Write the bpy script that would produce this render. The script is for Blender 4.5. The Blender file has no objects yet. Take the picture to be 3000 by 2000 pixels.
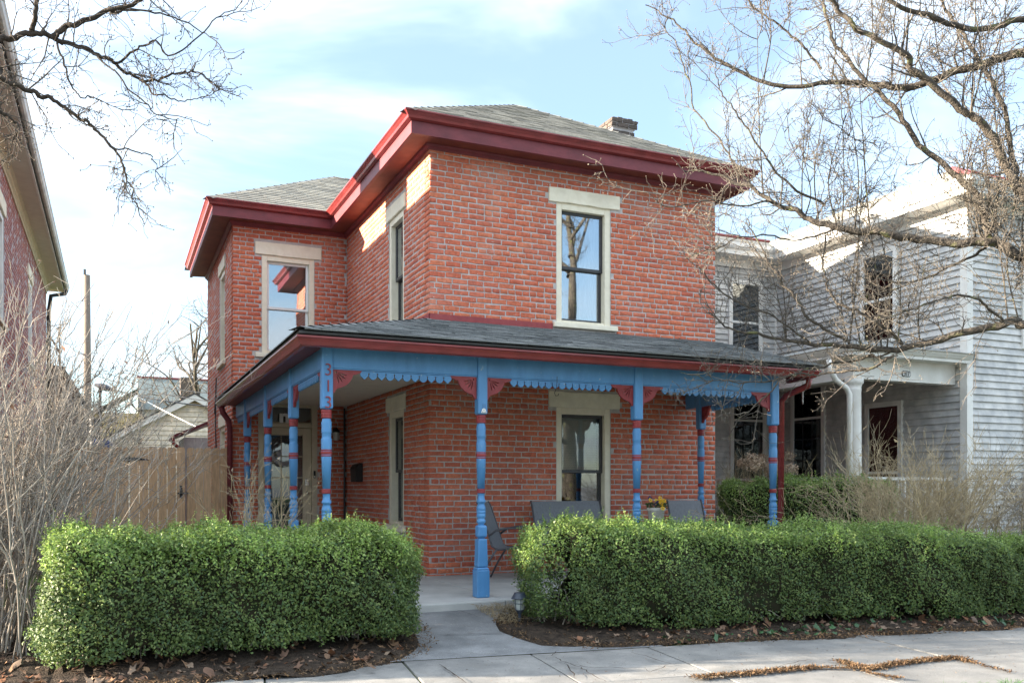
import bpy, bmesh, math, random
import numpy as np
from mathutils import Vector, Matrix

random.seed(7); RNG = np.random.default_rng(11)
SC = bpy.context.scene
COL = SC.collection
# ------------------------------------------------------------------ camera, sky, sun, exposure
CZ = 1.35                      # camera height above the pavement
FPX = 2621.0                   # focal length in photograph pixels (3000 wide)
YAW = math.radians(23.96)
FW = Vector((math.sin(YAW), math.cos(YAW), 0)); RT = Vector((math.cos(YAW), -math.sin(YAW), 0))
cam_d = bpy.data.cameras.new('camera'); cam = bpy.data.objects.new('camera', cam_d); COL.objects.link(cam)
cam.location = (0, 0, CZ); cam.rotation_euler = (math.radians(90), 0, -YAW)
cam_d.sensor_width = 36; cam_d.lens = FPX / 3000 * 36; cam_d.shift_y = 427 / 3000
cam_d.clip_end = 3000; cam_d.clip_start = .05
SC.camera = cam
SUNV = Vector((-1.0, .33, .28)).normalized()       # towards the sun
SUN_EL = math.asin(SUNV.z); SUN_AZ = math.atan2(SUNV.x, SUNV.y)
world = bpy.data.worlds.new('World'); SC.world = world; world.use_nodes = True
def build_world():
    nt = world.node_tree; nt.nodes.clear(); N = nt.nodes.new; L = nt.links.new
    out = N('ShaderNodeOutputWorld'); bg = N('ShaderNodeBackground'); bg.inputs['Strength'].default_value = .13
    sky = N('ShaderNodeTexSky'); sky.sky_type = 'NISHITA'; sky.sun_disc = False
    sky.sun_elevation = SUN_EL; sky.sun_rotation = SUN_AZ % (2 * math.pi)
    sky.air_density = 1.0; sky.dust_density = 1.0; sky.ozone_density = 2.0; sky.altitude = 200
    tc = N('ShaderNodeTexCoord'); sep = N('ShaderNodeSeparateXYZ'); L(tc.outputs['Generated'], sep.inputs[0])
    zc = N('ShaderNodeMath'); zc.operation = 'MAXIMUM'; L(sep.outputs['Z'], zc.inputs[0]); zc.inputs[1].default_value = 0.0
    za = N('ShaderNodeMath'); za.operation = 'ADD'; L(zc.outputs[0], za.inputs[0]); za.inputs[1].default_value = .22
    dv = N('ShaderNodeVectorMath'); dv.operation = 'DIVIDE'; L(tc.outputs['Generated'], dv.inputs[0])
    cb = N('ShaderNodeCombineXYZ')
    for i in range(3): L(za.outputs[0], cb.inputs[i])
    L(cb.outputs[0], dv.inputs[1])
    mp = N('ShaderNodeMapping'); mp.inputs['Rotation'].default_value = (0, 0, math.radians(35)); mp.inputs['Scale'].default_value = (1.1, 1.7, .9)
    mp.inputs['Location'].default_value = (14.1, 10.2, 0)  # offset picked for a clearer view ahead and cloudier, brighter sky behind
    L(dv.outputs[0], mp.inputs['Vector'])
    n1 = N('ShaderNodeTexNoise'); n1.inputs['Scale'].default_value = .95; n1.inputs['Detail'].default_value = 6; n1.inputs['Roughness'].default_value = .55; n1.inputs['Distortion'].default_value = .5
    L(mp.outputs[0], n1.inputs['Vector'])
    r1 = N('ShaderNodeValToRGB'); r1.color_ramp.elements[0].position = .34; r1.color_ramp.elements[1].position = .68
    r1.color_ramp.elements[0].color = (.13, .13, .13, 1); r1.color_ramp.elements[1].color = (1, 1, 1, 1); r1.color_ramp.interpolation = 'EASE'
    L(n1.outputs['Fac'], r1.inputs[0])
    hs = N('ShaderNodeMixRGB'); hs.blend_type = 'MULTIPLY'; hs.inputs[0].default_value = 1; hs.inputs[2].default_value = (.56, .58, .58, 1)
    L(sky.outputs[0], hs.inputs[1])
    mix = N('ShaderNodeMixRGB'); L(r1.outputs[0], mix.inputs[0]); L(hs.outputs[0], mix.inputs[1])
    # clouds: a hand-set pale grey-white plus some of the sky's own light
    bw = N('ShaderNodeRGBToBW'); L(sky.outputs[0], bw.inputs[0])
    ov = N('ShaderNodeMath'); ov.operation = 'MULTIPLY_ADD'; ov.inputs[1].default_value = 4.6; ov.inputs[2].default_value = .80; L(zc.outputs[0], ov.inputs[0])   # zenith gain steeper than an overcast law, raised to add shade fill
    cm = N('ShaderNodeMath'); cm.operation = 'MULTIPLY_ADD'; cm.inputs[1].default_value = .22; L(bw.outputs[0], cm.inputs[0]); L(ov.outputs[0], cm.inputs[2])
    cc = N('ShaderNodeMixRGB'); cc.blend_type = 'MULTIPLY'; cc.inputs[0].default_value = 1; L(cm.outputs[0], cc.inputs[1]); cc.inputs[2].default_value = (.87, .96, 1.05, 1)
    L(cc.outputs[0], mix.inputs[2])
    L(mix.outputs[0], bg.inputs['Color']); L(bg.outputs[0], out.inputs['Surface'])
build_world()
sl = bpy.data.lights.new('sun', 'SUN'); sun = bpy.data.objects.new('sun', sl); COL.objects.link(sun)
sl.energy = 5.0; sl.angle = math.radians(.55); sl.color = (1.0, .86, .68)
sun.rotation_euler = (-SUNV).to_track_quat('-Z', 'Y').to_euler(); sun.location = (-20, 10, 20)
SC.view_settings.view_transform = 'Standard'; SC.view_settings.look = 'None'
SC.view_settings.exposure = 2.52; SC.view_settings.gamma = 1.0; SC.view_settings.use_curve_mapping = False
SC.cycles.max_bounces = 7; SC.cycles.transparent_max_bounces = 8; SC.cycles.diffuse_bounces = 4

def P(px, py, d):
    """world point seen at photograph pixel (px, py) at forward distance d"""
    t = (px - 1500) / FPX
    v = FW * d + RT * (t * d)
    return Vector((v.x, v.y, CZ + (1427 - py) / FPX * d))
def G(px, py, z=0.0):
    return P(px, py, (CZ - z) * FPX / (py - 1427))
def R(z): return z + CZ

# ------------------------------------------------------------------ helpers
class MB:
    def __init__(s): s.v = []; s.f = []
    def add(s, verts, faces):
        b = len(s.v); s.v.extend([tuple(p) for p in verts]); s.f.extend([tuple(i + b for i in f) for f in faces]); return s
    def box(s, x0, x1, y0, y1, z0, z1):
        if x0 > x1: x0, x1 = x1, x0
        if y0 > y1: y0, y1 = y1, y0
        if z0 > z1: z0, z1 = z1, z0
        return s.add([(x0,y0,z0),(x1,y0,z0),(x1,y1,z0),(x0,y1,z0),(x0,y0,z1),(x1,y0,z1),(x1,y1,z1),(x0,y1,z1)],
              [(0,3,2,1),(4,5,6,7),(0,1,5,4),(1,2,6,5),(2,3,7,6),(3,0,4,7)])
    def bar(s, p, q, w, h, up=(0,0,1)):
        p = Vector(p); q = Vector(q); t = (q - p).normalized(); u = Vector(up); a = t.cross(u)
        if a.length < 1e-4: a = t.cross(Vector((1,0,0)))
        a.normalize(); b = a.cross(t); a *= w/2; b *= h/2
        vs = [p-a-b, p+a-b, p+a+b, p-a+b, q-a-b, q+a-b, q+a+b, q-a+b]
        return s.add(vs, [(0,3,2,1),(4,5,6,7),(0,1,5,4),(1,2,6,5),(2,3,7,6),(3,0,4,7)])
    def tube(s, pts, r, n=8, caps=True):
        pts = [Vector(p) for p in pts]; m = len(pts)
        rr = r if isinstance(r, (list, tuple)) else [r]*m
        b = len(s.v); prev = None
        for i in range(m):
            t = (pts[min(i+1, m-1)] - pts[max(i-1, 0)]).normalized()
            if prev is None:
                ref = Vector((0,0,1)) if abs(t.z) < .9 else Vector((1,0,0))
                a = t.cross(ref).normalized()
            else:
                a = (prev - t * prev.dot(t)).normalized()
            prev = a; c = t.cross(a)
            for k in range(n):
                th = 2*math.pi*k/n
                s.v.append(tuple(pts[i] + (a*math.cos(th) + c*math.sin(th))*rr[i]))
        for i in range(m-1):
            for k in range(n):
                k2 = (k+1) % n
                s.f.append((b+i*n+k, b+i*n+k2, b+(i+1)*n+k2, b+(i+1)*n+k))
        if caps:
            s.f.append(tuple(b+k for k in range(n))[::-1]); s.f.append(tuple(b+(m-1)*n+k for k in range(n)))
        return s
    def lathe(s, prof, c=(0,0,0), n=14, cap=True):
        b = len(s.v); m = len(prof)
        for r, z in prof:
            for k in range(n):
                th = 2*math.pi*k/n; s.v.append((c[0]+r*math.cos(th), c[1]+r*math.sin(th), c[2]+z))
        for i in range(m-1):
            for k in range(n):
                k2 = (k+1) % n; s.f.append((b+i*n+k, b+i*n+k2, b+(i+1)*n+k2, b+(i+1)*n+k))
        if cap:
            s.f.append(tuple(b+k for k in range(n))[::-1]); s.f.append(tuple(b+(m-1)*n+k for k in range(n)))
        return s
    def poly(s, pts, off):
        """extrude a flat polygon by the vector off"""
        n = len(pts); o = Vector(off); pts = [Vector(p) for p in pts]
        return s.add(pts + [p + o for p in pts], [tuple(range(n)), tuple(range(2*n-1, n-1, -1))] + [(i, i+n, (i+1) % n + n, (i+1) % n) for i in range(n)])
    def sweep(s, prof, path):
        """profile of (outward, z) swept along a plan path with mitred corners; closed profile"""
        m = len(prof); b = len(s.v); k = len(path)
        for i, (x, y) in enumerate(path):
            def nrm(p, q):
                d = Vector((q[0]-p[0], q[1]-p[1])).normalized(); return Vector((d.y, -d.x))
            n1 = nrm(path[i-1], path[i]) if i else nrm(path[0], path[1])
            n2 = nrm(path[i], path[i+1]) if i < k-1 else n1
            mm = (n1 + n2) / (1 + n1.dot(n2))
            for o, z in prof: s.v.append((x + mm.x*o, y + mm.y*o, z))
        for i in range(k-1):
            for j in range(m):
                j2 = (j+1) % m; s.f.append((b+i*m+j, b+i*m+j2, b+(i+1)*m+j2, b+(i+1)*m+j))
        s.f.append(tuple(b+j for j in range(m))[::-1]); s.f.append(tuple(b+(k-1)*m+j for j in range(m)))
        return s
    def mesh(s, name, smooth=False):
        me = bpy.data.meshes.new(name); me.from_pydata(s.v, [], s.f)
        bm = bmesh.new(); bm.from_mesh(me); bmesh.ops.recalc_face_normals(bm, faces=bm.faces); bm.to_mesh(me); bm.free()
        if smooth: me.polygons.foreach_set('use_smooth', [True]*len(me.polygons))
        return me
    def build(s, name, mat, parent=None, smooth=False, bevel=0, kind=None, local=False):
        return mkobj(name, s.mesh(name, smooth), mat, parent, bevel, kind, local)

def mkobj(name, me, mat, parent=None, bevel=0, kind=None, local=False):
    o = bpy.data.objects.new(name, me); COL.objects.link(o)
    if mat is not None and not me.materials: me.materials.append(mat)
    if parent is not None:
        o.parent = parent
        if parent.type == 'EMPTY' and not local: o.location = -Vector(parent.location)
    if bevel:
        b = o.modifiers.new('bevel', 'BEVEL'); b.width = bevel; b.segments = 2; b.limit_method = 'ANGLE'; b.angle_limit = math.radians(35)
    if kind: o['kind'] = kind
    return o
def thing(name, label, cat, loc=(0,0,0), rz=0, group=None):
    o = bpy.data.objects.new(name, None); COL.objects.link(o); o.location = loc; o.rotation_euler = (0,0,rz); o.empty_display_size = .2
    o['label'] = label; o['category'] = cat
    if group: o['group'] = group
    return o
def tag(o, label, cat, group=None):
    o['label'] = label; o['category'] = cat
    if group: o['group'] = group
    return o
def structure(o): o['kind'] = 'structure'; return o
def np_mesh(name, V, F, mat=None, smooth=False):
    """fast mesh from arrays; F is (n,3) or (n,4)"""
    me = bpy.data.meshes.new(name); V = np.asarray(V, np.float32); F = np.asarray(F, np.int32)
    k = F.shape[1]; me.vertices.add(len(V)); me.vertices.foreach_set('co', V.ravel())
    me.loops.add(F.size); me.loops.foreach_set('vertex_index', F.ravel())
    me.polygons.add(len(F)); me.polygons.foreach_set('loop_start', np.arange(0, F.size, k, dtype=np.int32))
    if smooth: me.polygons.foreach_set('use_smooth', np.ones(len(F), bool))
    me.update(calc_edges=True); me.validate()
    if mat is not None: me.materials.append(mat)
    return me
def tubes_mesh(name, tubes, sides, mat):
    Vs = []; Fs = []; base = 0
    for pts, rad in tubes:
        pts = np.asarray(pts, float); m = len(pts); rad = np.asarray(rad, float)
        t = np.gradient(pts, axis=0); t /= np.linalg.norm(t, axis=1)[:, None] + 1e-9
        tm = t.mean(0); ref = np.array([0, 0, 1.]) if abs(tm[2]) < .8 * np.linalg.norm(tm) + 1e-9 else np.array([1., 0, 0])
        a = np.cross(t, ref); a /= np.linalg.norm(a, axis=1)[:, None] + 1e-9; c = np.cross(t, a)
        th = np.arange(sides) * 2*math.pi/sides
        ring = pts[:, None, :] + rad[:, None, None] * (np.cos(th)[None, :, None]*a[:, None, :] + np.sin(th)[None, :, None]*c[:, None, :])
        Vs.append(ring.reshape(-1, 3))
        i = np.arange(m-1)[:, None]*sides; k = np.arange(sides)[None, :]; k2 = (k+1) % sides
        f = np.stack([i+k, i+k2, i+sides+k2, i+sides+k], -1).reshape(-1, 4) + base
        Fs.append(f); base += m*sides
    return np_mesh(name, np.concatenate(Vs), np.concatenate(Fs), mat, True)

# ------------------------------------------------------------------ materials
def srgb(r, g, b):
    f = lambda c: (c/255/12.92 if c/255 <= .04045 else ((c/255+.055)/1.055)**2.4)
    return (f(r), f(g), f(b))
def mat(name, c1, c2=None, rough=.7, nscale=8, stretch=(1,1,1), bump=.0, bscale=60, spec=.4, metal=0, rand=None, island=False, detail=5, lo=.35, hi=.65, trans=0, bdist=.01):
    """procedural material: noise blends c1 and c2; rand = extra colours spread over separate pieces"""
    m = bpy.data.materials.new(name); m.use_nodes = True; nt = m.node_tree; N = nt.nodes.new; L = nt.links.new
    bs = nt.nodes['Principled BSDF']; bs.inputs['Roughness'].default_value = rough; bs.inputs['Metallic'].default_value = metal
    bs.inputs['Specular IOR Level'].default_value = spec
    tc = N('ShaderNodeTexCoord'); mp = N('ShaderNodeMapping'); mp.inputs['Scale'].default_value = stretch
    geo = N('ShaderNodeNewGeometry'); L(geo.outputs['Position'], mp.inputs['Vector'])
    col = None
    if rand:
        oi = N('ShaderNodeObjectInfo')
        ad = N('ShaderNodeMath'); ad.operation = 'ADD'; L(oi.outputs['Random'], ad.inputs[0])
        if island: L(geo.outputs['Random Per Island'], ad.inputs[1])
        else: ad.inputs[1].default_value = .37
        fr = N('ShaderNodeMath'); fr.operation = 'FRACT'; L(ad.outputs[0], fr.inputs[0])
        rp = N('ShaderNodeValToRGB'); e = rp.color_ramp.elements
        for i, c in enumerate(rand):
            p = i/(len(rand)-1)
            el = e[0] if i == 0 else (e[len(e)-1] if i == len(rand)-1 else e.new(p))
            el.position = p; el.color = (*c, 1)
        L(fr.outputs[0], rp.inputs[0]); col = rp.outputs[0]
    nz = N('ShaderNodeTexNoise'); nz.inputs['Scale'].default_value = nscale; nz.inputs['Detail'].default_value = detail; nz.inputs['Roughness'].default_value = .6
    L(mp.outputs[0], nz.inputs['Vector'])
    ra = N('ShaderNodeValToRGB'); ra.color_ramp.elements[0].position = lo; ra.color_ramp.elements[1].position = hi
    c2 = c2 or tuple(x*.78 for x in c1)
    if rand:
        lo_c = .58 if 'leaf' in name else .74; ra.color_ramp.elements[0].color = (lo_c, lo_c, lo_c, 1); ra.color_ramp.elements[1].color = (1.14, 1.11, 1.08, 1)
        L(nz.outputs['Fac'], ra.inputs[0]); mx = N('ShaderNodeMixRGB'); mx.blend_type = 'MULTIPLY'; mx.inputs[0].default_value = 1
        L(col, mx.inputs[1]); L(ra.outputs[0], mx.inputs[2]); col = mx.outputs[0]
    else:
        ra.color_ramp.elements[0].color = (*c2, 1); ra.color_ramp.elements[1].color = (*c1, 1)
        L(nz.outputs['Fac'], ra.inputs[0]); col = ra.outputs[0]
    L(col, bs.inputs['Base Color'])
    if bump:
        nb = N('ShaderNodeTexNoise'); nb.inputs['Scale'].default_value = bscale; nb.inputs['Detail'].default_value = 6
        L(mp.outputs[0], nb.inputs['Vector']); bp = N('ShaderNodeBump'); bp.inputs['Strength'].default_value = bump; bp.inputs['Distance'].default_value = bdist
        L(nb.outputs['Fac'], bp.inputs['Height']); L(bp.outputs[0], bs.inputs['Normal'])
    if trans:
        tr = N('ShaderNodeBsdfTranslucent'); L(col, tr.inputs['Color']); ms = N('ShaderNodeMixShader'); ms.inputs[0].default_value = trans
        L(bs.outputs[0], ms.inputs[1]); L(tr.outputs[0], ms.inputs[2]); L(ms.outputs[0], nt.nodes['Material Output'].inputs['Surface'])
    return m
def speckle(m, color, scale, lo, hi, amount=1.0, stretch=(1, 1, 1)):
    """scatter small marks of another colour over a material (paint flecks, grit)"""
    nt = m.node_tree; bs = nt.nodes['Principled BSDF']; src = bs.inputs['Base Color'].links[0].from_socket
    geo = nt.nodes.new('ShaderNodeNewGeometry'); nz = nt.nodes.new('ShaderNodeTexNoise'); nz.inputs['Scale'].default_value = scale; nz.inputs['Detail'].default_value = 3
    vm = nt.nodes.new('ShaderNodeMapping'); vm.inputs['Scale'].default_value = stretch; nt.links.new(geo.outputs['Position'], vm.inputs['Vector']); nt.links.new(vm.outputs[0], nz.inputs['Vector'])
    ra = nt.nodes.new('ShaderNodeValToRGB'); ra.color_ramp.elements[0].position = lo; ra.color_ramp.elements[1].position = hi; ra.color_ramp.elements[1].color = (amount, amount, amount, 1)
    nt.links.new(nz.outputs['Fac'], ra.inputs[0]); mx = nt.nodes.new('ShaderNodeMixRGB'); nt.links.new(ra.outputs[0], mx.inputs[0])
    nt.links.new(src, mx.inputs[1]); mx.inputs[2].default_value = (*color, 1); nt.links.new(mx.outputs[0], bs.inputs['Base Color'])
    return m
M = {}
M['brick'] = mat('brick', (.5,.15,.08), rough=.85, nscale=30, bump=.5, bscale=120, bdist=.004, island=True, spec=.2,
    rand=[(0.594, 0.173, 0.096), (0.534, 0.139, 0.082), (0.631, 0.199, 0.109), (0.564, 0.154, 0.09), (0.609, 0.188, 0.103), (0.489, 0.124, 0.079), (0.624, 0.196, 0.103), (0.556, 0.154, 0.09)])
speckle(M['brick'], (.6,.55,.5), 38, .70, .73); speckle(M['brick'], (.24,.11,.09), .9, .45, .75, .38, (1, 1, .5)); speckle(M['brick'], (.62,.40,.33), 1.6, .52, .8, .35)
M['old_brick'] = mat('old_brick', (.4,.15,.1), rough=.88, nscale=30, bump=.5, bscale=120, bdist=.004, island=True, spec=.2,
    rand=[(.36,.14,.12),(.30,.11,.10),(.42,.16,.12),(.27,.10,.10),(.40,.18,.15)])
M['chimney_brick'] = mat('chimney_brick', (.2,.12,.1), rough=.9, nscale=20, bump=.5, bscale=90, island=True, spec=.2,
    rand=[(.12,.095,.082),(.09,.078,.07),(.145,.115,.10),(.082,.07,.064)])
M['mortar'] = mat('mortar', (.55,.52,.50), (.42,.395,.38), rough=.95, nscale=14, bump=.7, bscale=90, spec=.1)
M['old_mortar'] = mat('old_mortar', (.52,.50,.51), (.40,.39,.40), rough=.95, nscale=14, bump=.6, bscale=90, spec=.1)
M['stone'] = mat('stone', (.84,.785,.64), (.77,.71,.56), rough=.75, nscale=9, bump=.35, bscale=26, bdist=.012, spec=.25)
M['cream'] = mat('cream_paint', (.80,.74,.59), (.73,.67,.52), rough=.55, nscale=12, bump=.15, bscale=50)
M['blue'] = mat('blue_paint', (.095,.285,.56), (.075,.235,.48), rough=.42, nscale=9, stretch=(1,1,.35), bump=.18, bscale=45, spec=.45)
M['red'] = mat('red_paint', (.30,.038,.042), (.22,.026,.03), rough=.45, nscale=11, bump=.15, bscale=45, spec=.45)
M['maroon'] = mat('maroon_paint', (.20,.036,.045), (.145,.025,.032), rough=.5, nscale=5, stretch=(1,1,2), bump=.12, bscale=30, spec=.4)
M['gutter'] = mat('gutter_red', (.25,.042,.042), (.17,.03,.03), rough=.25, nscale=4, stretch=(1,1,3), spec=.5, bump=.03, bscale=12)
M['soffit'] = mat('soffit_wood', (.20,.055,.035), (.15,.035,.028), rough=.6, nscale=6, stretch=(1,1,1), bump=.15, bscale=40)
M['flashing'] = mat('flashing_red', (.33,.06,.06), (.25,.045,.05), rough=.6, nscale=12, bump=.2, bscale=30)
M['shingle'] = mat('shingle', (.2,.2,.18), rough=.95, nscale=60, bump=.6, bscale=400, bdist=.004, island=True, spec=.15,
    rand=[(.33,.315,.27),(.25,.24,.21),(.38,.36,.305),(.29,.28,.245),(.21,.205,.185),(.35,.33,.28)])
M['porch_shingle'] = mat('porch_shingle', (.2,.2,.18), rough=.92, nscale=60, bump=.6, bscale=400, bdist=.004, island=True, spec=.2,
    rand=[(.22,.235,.24),(.15,.16,.165),(.26,.275,.275),(.19,.205,.21),(.13,.14,.145),(.24,.255,.26)])  # same shingle with the sky's blue cast mixed into its greys
M['felt'] = mat('roof_felt', (.07,.07,.07), rough=.95, nscale=30)
M['ceiling'] = mat('porch_ceiling', (.70,.66,.57), (.63,.59,.51), rough=.7, nscale=5, bump=.1)
M['concrete'] = mat('concrete', (.27,.277,.284), (.125,.13,.136), rough=.92, nscale=2.3, bump=.5, bscale=90, bdist=.006, spec=.2, detail=9, lo=.3, hi=.7)
speckle(M['concrete'], (.16,.155,.15), 11, .60, .74); speckle(M['concrete'], (.14,.14,.135), 60, .62, .70); speckle(M['concrete'], (.6,.58,.54), 140, .66, .72)
M['pave'] = mat('paving', (.44,.43,.40), rough=.92, nscale=3, bump=.55, bscale=100, bdist=.006, spec=.2, rand=[(.215,.217,.215),(.25,.248,.24),(.195,.197,.195),(.23,.228,.22)])
speckle(M['pave'], (.19,.185,.175), 5, .52, .74); speckle(M['pave'], (.15,.145,.14), 60, .62, .70); speckle(M['pave'], (.42,.41,.38), 150, .66, .72); speckle(M['pave'], (.12,.12,.12), 1.1, .48, .75, .55); speckle(M['concrete'], (.10,.105,.11), 1.3, .46, .74, .55)
M['porch_slab'] = mat('porch_slab', (.52,.52,.50), (.38,.385,.38), rough=.9, nscale=2.3, bump=.4, bscale=90, bdist=.005, spec=.2, detail=9, lo=.3, hi=.7); speckle(M['porch_slab'], (.22,.22,.21), 1.6, .5, .8, .5)
M['soil'] = mat('soil', (.075,.056,.042), (.03,.024,.02), rough=.98, nscale=14, bump=1, bscale=60, bdist=.03, spec=.1)
M['grass'] = mat('grass', (.10,.13,.04), (.06,.085,.03), rough=.95, nscale=14, bump=.8, bscale=60, bdist=.03, spec=.1)
M['asphalt'] = mat('asphalt', (.13,.13,.13), (.10,.10,.10), rough=.9, nscale=20, bump=.5, bscale=200)
M['dark_sash'] = mat('dark_sash', (.045,.045,.048), (.03,.03,.033), rough=.4, nscale=8, spec=.5)
M['white_sash'] = mat('white_vinyl', (.80,.80,.78), (.73,.73,.71), rough=.4, nscale=6)
M['white_paint'] = mat('white_paint', (.78,.77,.73), (.68,.66,.61), rough=.5, nscale=4, bump=.08, bscale=30)
M['siding'] = mat('siding', (.56,.55,.51), rough=.5, nscale=5, stretch=(1,1,1), bump=.06, bscale=40, rand=[(.54,.54,.53),(.57,.57,.555),(.515,.52,.515),(.555,.555,.545)])
M['cream_siding'] = mat('cream_siding', (.70,.64,.52), rough=.5, nscale=5, bump=.06, bscale=40, rand=[(.68,.62,.50),(.72,.66,.535),(.66,.605,.49)])
M['tan_siding'] = mat('tan_siding', (.45,.34,.18), (.38,.29,.15), rough=.7, nscale=3)
M['slate'] = mat('slate', (.17,.20,.19), (.12,.145,.14), rough=.8, nscale=3, stretch=(1,1,3), bump=.3, bscale=20)
M['fence'] = mat('fence_wood', (.33,.18,.085), rough=.75, nscale=5, stretch=(9,9,.8), bump=.25, bscale=30, rand=[(.62,.42,.26),(.52,.34,.20),(.68,.48,.31),(.57,.385,.235),(.49,.315,.185)], spec=.2)
speckle(M['fence'], (.07,.035,.02), 5.5, .70, .76)
M['iron'] = mat('black_iron', (.02,.02,.022), (.013,.013,.014), rough=.5, nscale=20)
M['chrome'] = mat('satin_nickel', (.55,.54,.52), (.48,.47,.45), rough=.25, metal=1, nscale=9)
M['taupe'] = mat('taupe_paint', (.60,.53,.39), (.53,.465,.34), rough=.5, nscale=7, bump=.08)
M['sling'] = mat('sling_fabric', (.21,.22,.24), (.17,.18,.20), rough=.8, nscale=60, stretch=(1,1,.1), bump=.2, bscale=300)
M['tubing'] = mat('chair_tubing', (.085,.085,.095), (.065,.065,.075), rough=.4, nscale=9)
M['bark'] = mat('bark', (.125,.108,.09), (.05,.044,.039), rough=.95, nscale=22, bump=.9, bscale=70, bdist=.02, spec=.1)
speckle(M['bark'], (.15,.155,.075), 9, .58, .70)
M['bark_thin'] = mat('twig_bark', (.175,.155,.132), (.08,.07,.062), rough=.9, nscale=14, spec=.15)
M['bark_dark'] = mat('dark_bark', (.085,.07,.058), (.045,.038,.033), rough=.95, nscale=20, bump=.8, bscale=70, bdist=.02, spec=.1)
M['twig_dark'] = mat('dark_twig', (.13,.11,.092), (.065,.055,.048), rough=.9, nscale=14, spec=.15)
M['bud'] = mat('bud', (.24,.205,.15), (.15,.125,.095), rough=.8, nscale=40)
M['bud_dark'] = mat('dark_bud', (.12,.095,.07), (.07,.055,.045), rough=.8, nscale=40)
M['cane'] = mat('shrub_cane', (.3,.25,.2), rough=.9, nscale=10, island=True, spec=.15, rand=[(.33,.30,.27),(.24,.215,.195),(.42,.375,.32),(.18,.165,.15),(.37,.33,.28),(.29,.27,.255)])
M['tan_cane'] = mat('tan_cane', (.4,.32,.2), rough=.9, nscale=10, island=True, spec=.15, rand=[(.46,.37,.23),(.56,.46,.29),(.36,.29,.18),(.52,.45,.32),(.30,.24,.16)])
M['leaf'] = mat('box_leaf', (.06,.14,.035), rough=.52, nscale=1.3, island=True, spec=.34, trans=.32,
    rand=[(0.119, 0.197, 0.061), (0.198, 0.286, 0.079), (0.079, 0.153, 0.061), (0.262, 0.328, 0.101), (0.15, 0.232, 0.065), (0.091, 0.167, 0.083), (0.182, 0.261, 0.068)])
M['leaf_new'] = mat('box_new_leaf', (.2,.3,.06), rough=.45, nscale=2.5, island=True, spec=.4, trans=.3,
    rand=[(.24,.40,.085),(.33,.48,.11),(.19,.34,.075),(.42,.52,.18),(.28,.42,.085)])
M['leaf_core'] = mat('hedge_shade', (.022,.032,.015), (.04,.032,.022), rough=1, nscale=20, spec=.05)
M['leaf_dry'] = mat('dry_leaf', (.4,.24,.1), rough=.8, nscale=9, island=True, spec=.2, trans=.12,
    rand=[(.22,.125,.08),(.15,.095,.07),(.28,.17,.10),(.11,.075,.06),(.34,.25,.18),(.19,.12,.085),(.27,.12,.06),(.15,.12,.10)])
M['ivy'] = mat('ivy_leaf', (.03,.1,.04), rough=.4, nscale=9, island=True, spec=.4, trans=.1, rand=[(.03,.085,.035),(.045,.11,.045),(.03,.09,.03),(.06,.13,.055)])
M['debris'] = mat('plant_debris', (.2,.13,.07), rough=.95, nscale=9, island=True, spec=.1, rand=[(.20,.125,.07),(.13,.08,.05),(.27,.18,.10),(.09,.06,.045),(.22,.14,.08)])
M['straw'] = mat('dry_grass', (.36,.29,.18), rough=.9, nscale=9, island=True, spec=.1, rand=[(.38,.31,.19),(.28,.22,.13),(.44,.37,.25)])
M['petal_dry'] = mat('dry_petal', (.4,.3,.2), rough=.9, nscale=9, island=True, spec=.1, trans=.2, rand=[(.62,.50,.38),(.50,.38,.28),(.68,.57,.45)])
M['yellow'] = mat('yellow_petal', (.80,.48,.02), (.70,.38,.01), rough=.6, nscale=30)
M['violet'] = mat('violet_petal', (.07,.035,.16), (.04,.02,.09), rough=.6, nscale=30)
M['flower_leaf'] = mat('flower_leaf', (.07,.17,.04), (.04,.11,.03), rough=.6, nscale=30)
M['pot'] = mat('pot_glaze', (.60,.58,.53), (.50,.48,.43), rough=.5, nscale=9)
M['lamp_blue'] = mat('lamp_plastic', (.05,.065,.09), (.035,.045,.065), rough=.35, nscale=9)
M['lamp_glass'] = mat('lamp_lens', (.42,.45,.42), (.34,.37,.35), rough=.25, nscale=9)
M['room'] = mat('room_dark', (.05,.047,.043), rough=1, nscale=2)
M['blind'] = mat('blind_slat', (.78,.75,.68), (.70,.67,.60), rough=.6, nscale=9)
M['curtain'] = mat('curtain_cloth', (.66,.66,.66), (.56,.56,.57), rough=.9, nscale=30, stretch=(1,1,.1))
M['wreath'] = mat('wreath_twig', (.12,.10,.085), (.07,.06,.05), rough=.9, nscale=30)
M['wreath_ribbon'] = mat('wreath_ribbon', (.30,.30,.33), (.22,.22,.25), rough=.8, nscale=30)
M['pole'] = mat('pole_wood', (.20,.16,.125), (.13,.105,.085), rough=.95, nscale=4, stretch=(6,6,.6), bump=.5, bscale=30)
M['plate'] = mat('number_plate', (.72,.72,.70), rough=.4, nscale=9)
M['tarp'] = mat('blue_tarp', (.04,.10,.34), (.03,.07,.26), rough=.5, nscale=9)
M['blue_plaque'] = mat('blue_print', (.10,.25,.46), (.06,.16,.32), rough=.5, nscale=200)
M['terne'] = mat('ridge_red', (.26,.06,.055), (.20,.045,.04), rough=.5, nscale=9)
speckle(M['blue'], (.32,.44,.52), 26, .70, .73); speckle(M['blue'], (.07,.17,.30), 2.2, .5, .8, .45, (1, 1, .4)); speckle(M['red'], (.42,.16,.15), 26, .70, .74); speckle(M['stone'], (.45,.41,.33), 3, .5, .8, .4); speckle(M['white_paint'], (.45,.44,.40), 2.5, .5, .8, .4, (1, 1, .4)); speckle(M['siding'], (.40,.40,.38), 1.5, .5, .8, .35, (1, 1, .35)); speckle(M['maroon'], (.10,.022,.03), 3, .45, .75, .5)
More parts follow.
